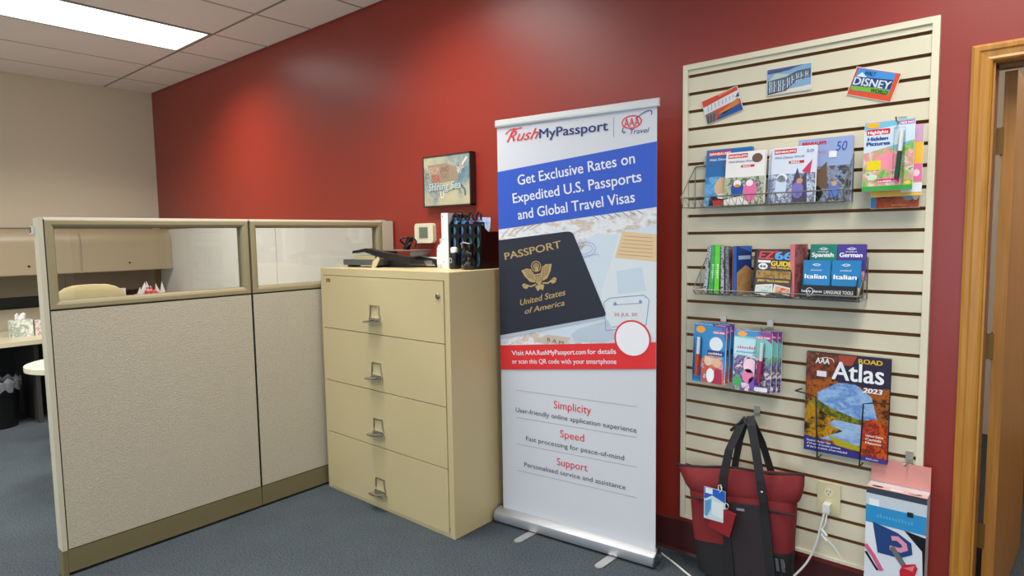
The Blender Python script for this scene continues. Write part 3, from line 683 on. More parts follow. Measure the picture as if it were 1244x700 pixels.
tg = thing('tangled_cable', 'loop of black cable and plug resting on the grey tray', 'cable', (-2.93, -.12, ZT + .092))
tube('cable', [(-.03 + .035 * math.cos(a) * (1 + .2 * math.sin(3 * a)), .02 * math.sin(2 * a), .04 + .035 * math.sin(a)) for a in [k * PI / 10 for k in range(20)]], .006, M_BLACK, tg, 8, True)
prism('plug', [(-.05, .002), (-.02, .0), (.02, .07), (-.005, .08)], 1, -.014, .014, M_BLACK, tg, bev=.004); tube('cable', [(.0, 0, .06), (.04, -.01, .075), (.06, 0, .05), (.04, .01, .02), (.03, .0, .004)], .005, M_BLACK, tg)
hs = T('sanitizer_bottle', 'clear bottle with a white label left of the tall white box', 'bottle', -2.50, -.262)
mcl = mat('cfd2d0', .15, spec=.6); lathe('bottle_body', [(.026, 0), (.028, .01), (.028, .1), (.02, .12), (.01, .128), (.01, .14)], (0, 0, 0), mcl, hs); lathe('label_wrap', [(.0286, .02), (.0286, .085)], (0, 0, 0), M_WHITE, hs); lathe('cap', [(.012, .14), (.012, .155), (.005, .158)], (0, 0, 0), mat('b8b8b4', .3), hs)
bh = math.radians(5)
wbx = T('white_box', 'narrow upright white box left of the black brochure holder', 'box', -2.442, -.24, 5)
box('carton', -.026, .02, -.055, .09, 0, .292, M_WHITE, wbx, .001)
for z in (.03, .15, .27): box('hole', -.018, -.014, -.0556, -.054, z, z + .008, M_DARK, wbx)
# black mesh brochure holder with blue brochures
hb = T('brochure_holder', 'black brochure holder with oval cutouts and blue brochures on the cabinet top', 'holder', -2.408, -.292, 5)
# front wall with oval cut-outs
bm = bmesh.new(); HW, HH = .21, .262
def plate_holes(bm, x0, x1, z0, z1, holes, y0, y1):
    cells = []
    nx, nz, = len(holes[0]) - 1, len(holes[1]) - 1
    for i in range(nx):
        for j in range(nz):
            a, b = holes[0][i], holes[0][i + 1]; c, d = holes[1][j], holes[1][j + 1]; cx, cz = (a + b) / 2, (c + d) / 2; rx, rz = (b - a) * .34, (d - c) * .42; n = 16
            inner = []; outer = []
            for k in range(n):
                t_ = 2 * PI * (k + .5) / n; co, si = math.cos(t_), math.sin(t_)
                inner.append((cx + rx * co, cz + rz * si)); m_ = max(abs(co), abs(si)); outer.append((cx + (b - a) / 2 * co / m_, cz + (d - c) / 2 * si / m_))
            for yy, fl in ((y0, 0), (y1, 1)):
                vi = [bm.verts.new((p[0], yy, p[1])) for p in inner]; vo = [bm.verts.new((p[0], yy, p[1])) for p in outer]
                for k in range(n): bm.faces.new((vi[k], vi[(k + 1) % n], vo[(k + 1) % n], vo[k]))
                for (sx, sz) in ((0, 0),): pass
                cor = [(a, c), (b, c), (b, d), (a, d)]
                for kk, (qx, qz) in enumerate(cor):
                    idx = {0: (9, 10), 1: (13, 14), 2: (1, 2), 3: (5, 6)}[kk]
                    bm.faces.new((vo[idx[0]], vo[idx[1]], bm.verts.new((qx, yy, qz))))
                if fl == 0: v0 = vi
                else:
                    for k in range(n): bm.faces.new((v0[k], v0[(k + 1) % n], vi[(k + 1) % n], vi[k]))
hx = [0, .0525, .105, .1575, .21]; hz_ = [0, .085, .165, .235, .262]
plate_holes(bm, 0, HW, 0, HH, (hx, [.0, .10, .17, .225]), -.0, .003)
abox(bm, 0, HW, 0, .003, .225, .232)
bmobj('front_panel', bm, M_BLACK, hb)
prism('side_panel', [(0, 0), (.16, 0), (.16, .19), (.06, .19), (.0, .232)], 0, HW - .001, HW + .002, M_BLACK, hb)
prism('side_panel', [(0, 0), (.16, 0), (.16, .28), (.06, .29), (.0, .232)], 0, -.002, .001, M_BLACK, hb)
box('holder_floor', 0, HW, .003, .16, 0, .004, M_BLACK, hb); box('back_panel', 0, HW, .157, .16, .004, .19, M_BLACK, hb)
for k in range(1, 4): box('divider', hx[k] - .0012, hx[k] + .0012, .004, .1, .004, .24, M_BLACK, hb)
def brochure(label, x, tilt, cols, w=.036, h=.25, y=.012):
    o = thing('brochure', label, 'brochure', hb.matrix_world @ Vector((0, 0, 0)), group='brochures in the black holder')
    lx, ly = x * math.cos(bh) - y * math.sin(bh), x * math.sin(bh) + y * math.cos(bh)
    o.location = (-2.408 + lx, -.292 + ly, ZT + .006); o.rotation_euler = (math.radians(-4), math.radians(tilt), bh)
    box('sheet', -w / 2, w / 2, 0, .008, 0, h, photo(cols, 14, .3, seed=x * 40), o); return o
brochure('blue brochure in the leftmost slot of the black holder', .026, 0, ['3a5a9a', '7aa0d8', '2a8a9a', '60b8c0'], h=.262)
brochure('purple-blue brochure in the second slot of the black holder', .0785, 0, ['283a78', '6a78c0', '2a9aa8', '90a8d8'], h=.258)
brochure('lilac brochure in the third slot of the black holder', .131, 0, ['8a88c8', 'a8a0d8', '304a8a', '58a8a8'], h=.255)
brochure('pale blue brochure in the right slot of the black holder', .184, 0, ['a0a8d0', '405a90', '68a098', 'c0c8e0'], w=.034, h=.225)
o = brochure('wide blue and white brochure leaning out at the right of the black holder', .118, 2, ['88a4dc', 'c8d4f0', '5070c0', 'a8b8e8'], w=.085, h=.262, y=.12); 
for k in range(4):
    sg = thing('sunglass_case', ['left', 'second', 'third', 'right'][k] + ' black loop tip sticking up from the black holder', 'strap', (0, 0, 0), group='black loops over the holder')
    x = .026 + .0525 * k; y = .02; lx, ly = x * math.cos(bh) - y * math.sin(bh), x * math.sin(bh) + y * math.cos(bh); sg.location = (-2.408 + lx, -.292 + ly, ZT + .25); sg.rotation_euler = (0, 0, bh); sg.name = 'black_loop'
    tube('loop', [(-.014, 0, 0), (-.014, 0, .025), (0, 0, .04), (.014, 0, .025), (.014, 0, 0)], .006, M_BLACK, sg)
sb = T('spray_bottle', 'small black bottle with a white cap before the brochure holder', 'bottle', -2.342, -.325)
lathe('bottle_body', [(.022, 0), (.024, .005), (.024, .075), (.018, .085)], (0, 0, 0), M_BLACK, sb); lathe('cap', [(.018, .085), (.019, .105), (.014, .112), (.004, .114)], (0, 0, 0), M_WHITE, sb); 
e_ = Print().ring(0, 0, .009, .012, .004, 'b8b8b8', 1).build('emblem', sb, (-.003, -.0245, .045))
cp_ = T('black_pouch', 'glossy crumpled black pouch before the brochure holder', 'pouch', -2.232, -.335)
bm = bmesh.new(); rows = []
for i in range(10):
    z = i * .0145; r = .034 + .006 * math.sin(i * .8)
    rows.append([bm.verts.new((r * (1 + .12 * math.sin(j * 2.1 + i * .9)) * math.cos(2 * PI * j / 20), r * .8 * (1 + .12 * math.sin(j * 1.7 + i)) * math.sin(2 * PI * j / 20), z)) for j in range(20)])
for a, b in zip(rows, rows[1:]):
    for j in range(20): bm.faces.new((a[j], a[(j + 1) % 20], b[(j + 1) % 20], b[j]))
bm.faces.new(rows[0][::-1]); bm.faces.new(rows[-1])
bmobj('pouch_body', bm, mat('15120f', .12), cp_, smooth=True); tube('draw_cord', [(-.03, -.02, .13), (0, -.034, .138), (.03, -.02, .13)], .003, mat('b0aca4', .3), cp_)

# ------------------------------------------------------------------ postcards on the slat board
def postcard(label, cx, cz, w, h, rot, fn):
    t = thing('postcard', label, 'postcard', (cx, -.024, cz), (0, -rot, 0)); c = box('card', -w / 2, w / 2, -.001, .0, -h / 2, h / 2, M_WHITE, t)
    p = Print(clip=(-w / 2 + .002, w / 2 - .002, -h / 2 + .002, h / 2 - .002)); fn(p); p.build('card_print', c, (0, -.0011, 0)); return t
def pc1(p):
    p.rect(-.1, .1, -.06, .06, 'c8401e', 1); p.poly([(-.1, -.01), (.1, .0), (.1, .035), (.02, .03), (-.1, .02)], 'd8d8dc', 2); p.poly([(-.1, -.06), (-.1, -.01), (-.02, -.012), (-.06, -.06)], '6a6a68', 2); p.poly([(-.06, -.06), (-.01, -.03), (.1, -.02), (.1, -.06)], '1c4a8c', 3); p.poly([(-.02, -.025), (.03, -.01), (.07, .005), (.07, -.02), (.0, -.035)], 'c87830', 3); p.poly([(-.02, .06), (.0, .04), (.06, .045), (.05, .06)], 'e07848', 2); p.poly([(.06, .01), (.1, .05), (.1, .0)], '40506c', 3)
    for k in range(8): p.stroke([(-.06 + k * .016, -.002 + k * .002), (-.056 + k * .016, .022)], .003, '8a90a0', 4)
    for k in range(4): p.stroke([(-.085 + k * .012, -.05), (-.08 + k * .014, -.02)], .004, '2a2c30', 4)
postcard('orange and blue souvenir postcard tilted at the upper left of the slat board', -1.052, 1.987, .158, .104, .27, pc1)
def pc2(p):
    p.rect(-.1, .1, -.06, .06, '7fa6c8', 1); p.poly([(-.1, .06), (-.1, .03), (.0, .035), (.1, .06)], '56608c', 2); p.poly([(-.08, .0), (-.05, .03), (0, .02), (.03, .0)], 'b4c4b4', 2); p.poly([(-.1, -.06), (-.1, -.045), (0, -.035), (.1, -.03), (.1, -.06)], 'd8d0c4', 2)
    p.text('Greetings from', -.074, .033, .012, '40406c', w=.085, shear=.3, rot=.05, L=4)
    p.poly([(-.078, -.045), (-.01, -.038), (.03, .0), (.079, .004), (.079, .03), (.03, .028), (-.01, .012), (-.078, .005)], '4a5a6c', 3)
    for k in range(9):
        x = -.072 + k * .0165; b = -.04 + max(0, k - 3) * .0085 - max(0, k - 6) * .004; q = b + .042 - max(0, k - 3) * .003
        p.rect(x, x + .0035, b, q, 'c8d8e4', 4); p.rect(x + .008, x + .011, b, q, '9a7a98' if k % 2 else 'b0ccd4', 4); p.rect(x, x + .01, (b + q) / 2, (b + q) / 2 + .004, 'd8e0e4', 4)
    p.stroke([(-.078, -.046), (-.01, -.039), (.03, -.004), (.079, 0)], .003, '20283c', 5)
postcard('blue large-letter greetings postcard at the top centre of the slat board', -.789, 2.048, .166, .102, 0, pc2)
def pc3(p):
    p.rect(-.1, .1, -.06, .06, 'd84a1c', 1); p.poly([(-.07, -.02), (-.065, .046), (.058, .046), (.06, -.026), (-.06, -.032)], '3f8ed4', 2); p.poly([(-.068, -.03), (.06, -.028), (.06, -.012), (0, -.01), (-.068, -.014)], '6fae3c', 3); p.poly([(-.068, .012), (-.05, .034), (-.03, .02), (-.025, .01)], 'cfe2ee', 3)
    p.text('WALT', -.04, .026, .014, '10204a', w=.036, bold=.03, shear=.2, L=5); p.text('WORLD', 0, -.027, .012, '0c1020', w=.055, bold=.03, shear=.2, L=5)
    p.poly([(-.07, -.016), (-.07, .016), (.058, .024), (.058, -.008)], '18386c', 4); p.text('DISNEY', -.066, -.012, .026, 'cdd8e4', w=.122, bold=.03, rot=.03, L=5)
postcard('orange, blue and green postcard tilted right at the upper right of the slat board', -.499, 1.983, .15, .1, -.33, pc3)

# ------------------------------------------------------------------ wire baskets
def basket(label, x0, x1, zf, zr, zw):
    t = thing('wire_basket', label, 'basket', (x0, -.0215, zf)); w = x1 - x0; D = -.145; r = .0015; R = zr - zf; H = zw - zf
    tube('front_rail', [(0, D, R), (w, D, R)], .0027, M_WIRE, t, 6)
    tube('lower_rail', [(0, D + .02, 0), (w, D + .02, 0)], .0027, M_WIRE, t, 6)
    tube('back_rail', [(0, -.005, H), (w, -.005, H)], .003, M_WIRE, t, 6)
    for x in (0, w):
        tube('side_wire', [(x, -.005, H), (x, D, R), (x, D + .02, 0), (x, -.005, 0), (x, -.005, H)], .002, M_WIRE, t, 6)
        tube('side_wire', [(x, -.005, R), (x, D, R)], r, M_WIRE, t, 6)
        tube('side_wire', [(x, -.07, (H + R) / 2), (x, -.07, 0)], r, M_WIRE, t, 6)
    bm = bmesh.new(); n = 22
    for k in range(n):
        a = w * k / n; b = w * (k + .5) / n; c = w * (k + 1) / n
        atube(bm, [(a, D + .02, 0), (b, D, R), (c, D + .02, 0)], .0014, 4)
    for k in range(0, 25): atube(bm, [(w * k / 24, D + .02, 0), (w * k / 24, -.005, 0)], .001, 4)
    g = bmobj('wire_grid', bm, M_WIRE, t); g['kind'] = 'stuff'
    for x in (.05, w - .05):
        box('slat_hook', x - .012, x + .012, -.004, .002, H - .005, H + .02, M_WIRE, t)
    return t
basket('upper silver wire basket holding four guidebooks with tall covers', -1.165, -.555, 1.568, 1.608, 1.745)
basket('lower silver wire basket holding a row of small travel books', -1.108, -.498, 1.213, 1.232, 1.365)

def book(label, w, h, th, loc, rot, cover, spine=None, fn=None, cat='book', name='guidebook', group=None, spine_left=True, pages=True):
    """upright book, origin bottom centre of the front cover, front faces -y"""
    t = thing(name, label, cat, loc, rot, group)
    bm = bmesh.new(); abox(bm, -w / 2, w / 2, 0, .0012, 0, h); abox(bm, -w / 2, w / 2, th - .0012, th, 0, h); abox(bm, -w / 2, -w / 2 + .0015, .0012, th - .0012, 0, h, 1)
    bmobj('cover', bm, [mat(cover, .3) if isinstance(cover, str) else cover, mat(spine or cover, .3) if isinstance(spine or cover, str) else cover], t)
    box('pages', -w / 2 + .0016, w / 2 - .003, .0013, th - .0013, .003, h - .003, M_PAPER, t)
    if fn:
        p = Print(clip=(-w / 2 + .0005, w / 2 - .0005, .0005, h - .0005), rough=.25); fn(p, w, h); p.build('cover_print', t.children[0], (0, -.0003, 0))
    return t
def guide(bg, mid, art, seed, label_w=.6, small='THE GUIDE'):
    def fn(p, w, h):
        p.rect(-w, w, 0, h * .98, bg, 1); p.rect(-w, w, 0, h * .52, photo(art, 26, .25, seed=seed), 2)
        p.rect(-w * .44, w * .06, h * .885, h * .965, 'c8202c', 3); p.text("BIRNBAUM'S", -w * .42, h * .9, h * .042, 'f4f0f0', w=w * .46, bold=.03, L=4)
        p.text('Walt Disney World', -w * .42, h * .80, h * .04, mid, w=w * .66, bold=.01, shear=.2, L=4); p.rect(-w * .1, w * .24, h * .70, h * .745, 'c8202c', 3); p.text('2022', -w * .06, h * .705, h * .03, 'ffffff', w=w * .2, bold=.02, L=4)
        return p
    return fn
LB = math.radians(-6)
def g1(p, w, h):
    guide('1f66a8', 'f0f4f8', ['1f3a5c', '3a86c8', '6fb2dc', '2c5a8a'], 1)(p, w, h); p.ell(-w * .12, h * .33, w * .16, h * .17, 'd8b48c', 3); p.poly([(-w * .4, 0), (-w * .35, h * .18), (w * .2, h * .22), (w * .3, 0)], '14161c', 3); p.rect(-w * .3, w * .12, 0, h * .1, 'c4281e', 5); p.ell(-w * .1, h * .17, w * .12, h * .05, 'e8e4dc', 6)
book('blue guidebook with a red and black cover picture, at the left of the upper basket', .19, .235, .014, (-1.012, -.064, 1.573), (LB, 0, .03), '1f66a8', fn=g1, group='tall guidebooks in the upper basket')
def g2(p, w, h):
    guide('e4e2e0', '3a5a9a', ['5a6a48', '8a9878', 'b8c4a8', '3a3c34', 'd0d8c8'], 2)(p, w, h); p.ell(w * .3, h * .86, w * .13, h * .085, '6a4a38', 3); p.ell(-w * .17, h * .3, w * .16, h * .17, '1f4a9c', 3).ell(-w * .17, h * .4, w * .1, h * .07, 'e8e6e0', 4).ell(-w * .17, h * .36, w * .07, h * .03, 'e08020', 5); p.ell(w * .16, h * .25, w * .17, h * .2, 'dc6a9c', 3).ell(w * .14, h * .4, w * .09, h * .06, 'ecdcea', 4); p.poly([(-w / 2, 0), (-w / 2, h * .1), (-w * .1, h * .16), (w * .2, 0)], 'e0dcd4', 5)
book('white guidebook with blue and pink figures, second from left in the upper basket', .158, .212, .016, (-.932, -.098, 1.573), (LB, 0, -.02), 'e4e2e0', fn=g2, group='tall guidebooks in the upper basket')
def g3(p, w, h):
    guide('d2dae8', '6a7a9c', ['8a98b8', 'c2d0e4', '5c5a78', 'b4c4dc', '40405c'], 4)(p, w, h); p.poly([(0, 0), (.0, h * .35), (w * .1, h * .62), (w * .18, h * .4), (w * .3, h * .55), (w * .34, 0)], '4c4660', 3); p.ell(w * .12, h * .22, w * .13, h * .15, '7a70b8', 4).ell(w * .16, h * .38, w * .07, h * .05, 'c89468', 5); p.ell(-w * .26, h * .3, w * .13, h * .2, 'c4d4e8', 4).ell(-w * .24, h * .45, w * .12, h * .08, 'dce2ea', 4); p.text('50', w * .28, h * .88, h * .05, '4a64b0', w=w * .16, L=4); p.poly([(w * .2, h * .55), (w * .42, h * .75), (w * .38, h * .5)], 'c83c5c', 4)
gb3 = book('pale guidebook with a violet castle picture, front and third in the upper basket', .160, .212, .016, (-.748, -.098, 1.573), (LB, 0, .03), 'dfe2e6', fn=g3, group='tall guidebooks in the upper basket')
copy_thing(gb3, 'pale guidebook half hidden behind the third one, its left edge showing', (-.764, -.083, 1.573), (LB, 0, .0))
def g4(p, w, h):
    p.rect(-w, w, 0, h, '93a6d0', 1); p.rect(-w, w, 0, h * .55, photo(['40362f', '6a5648', '8a9ab8', '2c2a30', '5a6a58'], 24, .25, seed=7), 2); p.text("BIRNBAUM'S", -w * .42, h * .90, h * .05, 'c8202c', w=w * .44, bold=.05, L=4); p.text('50', w * .2, h * .78, h * .14, '3a54a8', w=w * .2, shear=.15, L=4); p.rect(w * .08, w * .22, h * .68, h * .78, 'e6e6e8', 5); p.text('Walt Disney World', -w * .42, h * .76, h * .04, 'dc5a9c', w=w * .44, L=4)
    p.poly([(-w * .4, h * .2), (-w * .34, h * .5), (-w * .22, h * .66), (-w * .1, h * .5), (w * .05, h * .62), (w * .08, h * .2)], '6c5440', 3); p.ell(-w * .2, h * .12, w * .2, h * .14, '121216', 4); p.ell(w * .2, h * .18, w * .1, h * .12, '5a78c4', 4).ell(w * .2, h * .27, w * .05, h * .04, 'c8a080', 5)
book('lavender guidebook numbered 50 with a brown castle picture, rightmost in the upper basket', .188, .237, .014, (-.648, -.066, 1.574), (LB, 0, .02), '93a6d0', fn=g4, group='tall guidebooks in the upper basket')

# small books in the lower basket, spines to the front
def spine_book(label, x, w, h, cols, tilt, y=-.155, name='paperback', depth=.11):
    t = thing(name, label, 'book', (x, y, 1.219), (math.radians(-5), math.radians(tilt), math.radians(4)), 'small books in the lower basket')
    box('cover', -w / 2, w / 2, 0, depth, 0, h, cols, t, .001)
    box('pages', -w / 2 + .0015, w / 2 - .0015, .004, depth + .0005, .003, h + .0003, M_PAPER, t)
    return t
bw = photo(['101012', '202226', 'b8bcc4', '16181c', 'd0d4d8'], 60, .4)
spine_book('black and white patterned paperback at the far left of the lower basket', -1.062, .016, .195, bw, 4)
g_ = spine_book('left of the two green paperbacks in the lower basket', -1.038, .019, .195, mat('2f9a44', .4, var=.3, scale=40), 2.5)
t2 = spine_book('right, brighter of the two green paperbacks in the lower basket', -1.014, .019, .196, mat('5cc62e', .4, var=.2, scale=40), 0)
for q, c in ((g_, 'd8f0d8'), (t2, 'e8f8d8')):
    p = Print(); p.marks(0, 0, .008, .06, c, 8, 1, rot=PI / 2); p.build('spine_lettering', q.children[0], (.005, -.0002, .06))
spine_book('black and white patterned paperback right of the green ones', -.989, .013, .192, bw, -2)
spine_book('thin black and white patterned paperback beside the orange spine', -.968, .013, .192, photo(['0c0c10', '888c94', '1c1e22', 'e0e2e6'], 50, .4, seed=4), -3)
spine_book('orange-brown spined paperback in the lower basket', -.950, .014, .182, mat('b4521e', .4), -1, y=-.14)
def blue_map(p, w, h):
    p.rect(-w, w, 0, h, '27407c', 1); p.poly([(-w / 2, 0), (-w / 2, h * .45), (w * .1, h * .6), (w / 2, h * .5), (w / 2, 0)], photo(['8aa070', 'b4985c', 'c07a50', '6f8a7a'], 30, .3), 2); p.rect(-w * .4, w * .4, h * .72, h * .8, 'a8b8d8', 3); p.poly([(-w / 2, h), (w / 2, h * .85), (w / 2, h)], '3a68c0', 3)
book('blue spined atlas with a map cover turned to the right in the lower basket', .09, .19, .016, (-.918, -.113, 1.219), (0, 0, math.radians(72)), '20366c', '1c62c0', fn=blue_map, group='small books in the lower basket')
sb2 = spine_book('dark grey notebook standing left of the red and yellow guide', -.882, .012, .172, mat('1c1a1c', .4), 2, y=-.11)
def ez(p, w, h):
    p.rect(-w, w, 0, h, '3a1712', 1); p.rect(-w * .45, w * .1, h * .8, h * .97, 'c4201c', 2); p.text('EZ', -w * .43, h * .79, h * .165, 'd8382c', w=w * .42, bold=.04, shear=.15, L=4); p.rect(-w * .45, w * .0, h * .79, h * .975, '2c0c0c', 3); p.text('66', w * .02, h * .79, h * .165, '4aa0e0', w=w * .44, bold=.04, L=4)
    p.text('GUIDE', -w * .08, h * .65, h * .1, 'f0d01c', w=w * .54, bold=.04, L=4); p.text('FOR TRAVELERS', -w * .08, h * .59, h * .04, 'f0d01c', w=w * .54, bold=.03, L=4); p.ell(-w * .3, h * .63, w * .13, h * .07, 'e8e8e8', 3); p.text('66', -w * .38, h * .605, h * .055, '181818', w=w * .16, bold=.03, L=4); p.rect(-w * .45, -w * .1, h * .71, h * .76, 'e4e4e4', 3)
    p.rect(-w * .47, w * .46, h * .38, h * .54, photo(['8a6a20', 'b4902c', '6c4c18', 'a07820'], 60, .3), 2); p.text('JERRY McCLANAHAN', -w * .43, h * .3, h * .045, 'ecc41c', w=w * .86, bold=.03, L=4)
    p.poly([(-w * .48, h * .04), (-w * .46, h * .22), (w * .0, h * .26), (w * .02, h * .08), (-w * .2, h * .0)], 'e4dcc8', 3).poly([(-w * .44, h * .07), (-w * .43, h * .19), (-w * .03, h * .23), (-w * .02, h * .1)], photo(['3a8ab0', '8ac4d8', 'e0d8c0', '2c4a58'], 40, .3), 4); p.poly([(w * .02, h * .08), (w * .04, h * .26), (w * .48, h * .2), (w * .48, h * .03)], 'd8d0c4', 3).poly([(w * .07, h * .1), (w * .09, h * .22), (w * .46, h * .17), (w * .45, h * .06)], photo(['4a78b0', 'c0502c', 'e0b088', '2c3a58'], 40, .3), 4)
book('dark red and yellow road guide facing out in the lower basket', .136, .178, .014, (-.795, -.158, 1.219), (math.radians(-5), math.radians(2), 0), '3a1712', fn=ez, group='small books in the lower basket')
spine_book('light blue spined booklet just right of the red and yellow guide', -.723, .010, .175, mat('4a98cc', .4), 2, y=-.15)
def pink(p, w, h): p.rect(-w, w, 0, h, photo(['8a4a48', 'b06a68', '6c3a3c', 'c88c80'], 20, .3), 1)
pk = book('pink spined book angled to the right between the yellow-lettered guide and the display box', .085, .196, .02, (-.704, -.112, 1.219), (0, 0, math.radians(76)), '9a5450', 'd87a80', fn=pink, group='small books in the lower basket')
# language tools display box and phrasebooks
lt = thing('display_box', 'black cardboard LANGUAGE TOOLS display box with phrasebooks in the lower basket', 'display box', (-.598, -.163, 1.219), (0, 0, 0))
bw_ = .092
fr_ = box('front_panel', -bw_, bw_, 0, .003, 0, .048, M_BLACK, lt); box('box_floor', -bw_, bw_, .003, .1, 0, .003, M_BLACK, lt)
for s in (-1, 1): prism('side_panel', [(0, 0), (.1, 0), (.1, .17), (.0, .048)], 0, s * bw_ - .0015, s * bw_ + .0015, M_BLACK, lt)
box('back_panel', -bw_, bw_, .097, .1, .003, .17, M_BLACK, lt); box('step', -bw_ + .002, bw_ - .002, .048, .051, .003, .07, M_BLACK, lt)
p = Print(); p.text('LANGUAGE TOOLS', -.012, .019, .012, 'e0e0e0', w=.095, bold=.02, shear=.1); p.ring(-.06, .026, .012, .012, .002, 'e4e4e4', 2, n=18); p.text('lonely planet', -.088, .022, .009, 'e8e8e8', w=.07, bold=.02, L=3); p.stroke([(-.07, .008), (-.02, .014)], .003, 'd8d8d8', 2); p.build('box_lettering', fr_, (0, -.0003, 0))
def phrase(lang, col, low):
    def fn(p, w, h):
        p.rect(-w, w, 0, h, col, 1); p.ring(0, h * .87, w * .12, h * .03, .0015, 'f0f4f8', 2, n=14); p.text('lonely planet', -w * .17, h * .86, h * .03, 'f0f4f8', w=w * .34, L=3); up = .16 if lang != 'Italian' else 0; p.text('phrasebook', -w * .2, h * (.7 + up * .45), h * .045, 'e8eef4', w=w * .4, L=3); p.text(lang, -w * .42, h * (.48 + up), h * .12, 'f4f6fa', w=w * .8, bold=.03, L=3); p.rect(-w / 2, w / 2, 0, h * .26, photo(low, 60, .3), 2)
    return fn
for lab, lang, col, x, y, z, low in (('teal Spanish phrasebook at the back left of the display box', 'Spanish', '1f7a6c', -.634, -.098, 1.285, ['c8a070', '80a090', '9a5a3c']), ('purple German phrasebook at the back right of the display box', 'German', '4a3a90', -.540, -.098, 1.285, ['d8d0d0', 'c06070', '8a88b0']), ('blue Italian phrasebook at the front left of the display box', 'Italian', '1f7cb8', -.644, -.146, 1.228, ['e09050', 'f0c898', '8ab4d0']), ('blue Italian phrasebook at the front right of the display box', 'Italian', '1f7cb8', -.546, -.146, 1.228, ['e8b070', 'e8d0a8', 'a0b8c8'])):
    book(lab, .092, .13, .016, (x, y, z), (math.radians(-7), 0, 0), col, fn=phrase(lang, col, low), group='phrasebooks in the display box', name='phrasebook')

# ------------------------------------------------------------------ hooks and hanging packs
def hook(label, x, z, L=.11, y=-.0215):
    t = thing('slat_hook', label, 'hook', (x, y, z)); box('hook_plate', -.012, .012, -.003, .001, -.012, .03, mat('c0bcb0', .3, .6), t, .001)
    tube('hook_arm', [(0, -.003, .0), (0, -L + .01, .0), (0, -L, .012)], .0025, M_WIRE, t, 6); return t
M_BLIS = glass_mat((.97, .98, .98)); M_BLIS.node_tree.nodes['Fresnel'].inputs[0].default_value = 1.12
def pack(label, w, h, loc, rot, fn, pen, pencol, group, cap='f0f0f0'):
    t = thing('activity_pack', label, 'activity pack', loc, rot, group)
    c = prism('backing_card', [(-w / 2, -h), (w / 2, -h), (w / 2, -.008), (w / 2 - .008, 0), (-w / 2 + .008, 0), (-w / 2, -.008)], 1, 0, .003, M_WHITE, t)
    p = Print(clip=(-w / 2 + .001, w / 2 - .001, -h + .001, -.001), rough=.2); fn(p, w, h); p.build('card_print', c, (0, -.0003, 0))
    if pen:
        x, z0, z1, tl = pen
        m = tube('pen', [(x, -.012, z0), (x + tl, -.012, z1)], .0075, mat(pencol, .3), t, 10)
        zm = z1; tube('pen_cap', [(x + tl, -.012, zm), (x + tl * 1.4, -.012, zm + .07)], .007, mat(cap, .3), m, 10)
        bb = box('blister', x - .013, x + .013 + tl, -.022, -.0015, z0 - .012, zm + .08, M_BLIS, t, .004)
    return t
G1 = 'left stack of hanging activity packs'; G2 = 'right stack of hanging activity packs'; G3 = 'hanging activity packs at the upper right'
def ice(p, w, h):
    p.rect(-w, w, -h, 0, '2f86c4', 1); p.ell(-w * .28, -h * .09, w * .14, h * .06, 'f0a030', 2); p.poly([(w * .0, 0), (w / 2, 0), (w / 2, -h * .3), (w * .35, -h * .05)], '6a4a9c', 2); p.rect(w * .1, w * .46, -h * .145, -h * .1, 'd84a7c', 3); p.text('MESS FREE', w * .12, -h * .14, h * .028, 'ffffff', w=w * .32, bold=.02, L=4); p.ell(w * .2, -h * .32, w * .2, h * .12, 'dde4ec', 2)
    p.rect(-w * .05, w * .46, -h * .52, -h * .43, '1f3f7c', 3); p.marks(-w * .02, -h * .5, h * .035, w * .42, 'f0f0f4', 9); p.poly([(-w * .2, -h), (-w * .28, -h * .6), (0, -h * .5), (w * .4, -h * .55), (w / 2, -h)], photo(['e8c8a0', 'a8c8e8', 'd86838', 'b04a6c', 'e8e8f0'], 24, .2, seed=2), 2); p.ell(-w * .02, -h * .62, w * .12, h * .08, 'e8c8a8', 3).ell(w * .24, -h * .64, w * .12, h * .08, 'e0b088', 3).poly([(w * .1, -h), (w * .2, -h * .74), (w * .4, -h * .74), (w * .42, -h)], 'a82848', 3); p.ell(w * .06, -h * .86, w * .12, h * .12, 'f0f2f4', 4)
LP = math.radians(-4)
pa = pack('front blue pack of the left stack, with an orange pen on a snowy picture', .145, .243, (-1.055, -.112, 1.082), (LP, 0, -.05), ice, (-.048, -.215, -.125, .004), 'e0481c', G1)
copy_thing(pa, 'second blue pack behind the front one of the left stack', (-1.05, -.085, 1.084), (LP, 0, -.02)); copy_thing(pa, 'last blue pack at the back of the left stack', (-1.045, -.058, 1.086), (LP, 0, .02))
hook('metal hook carrying the left stack of blue activity packs', -1.035, 1.083)
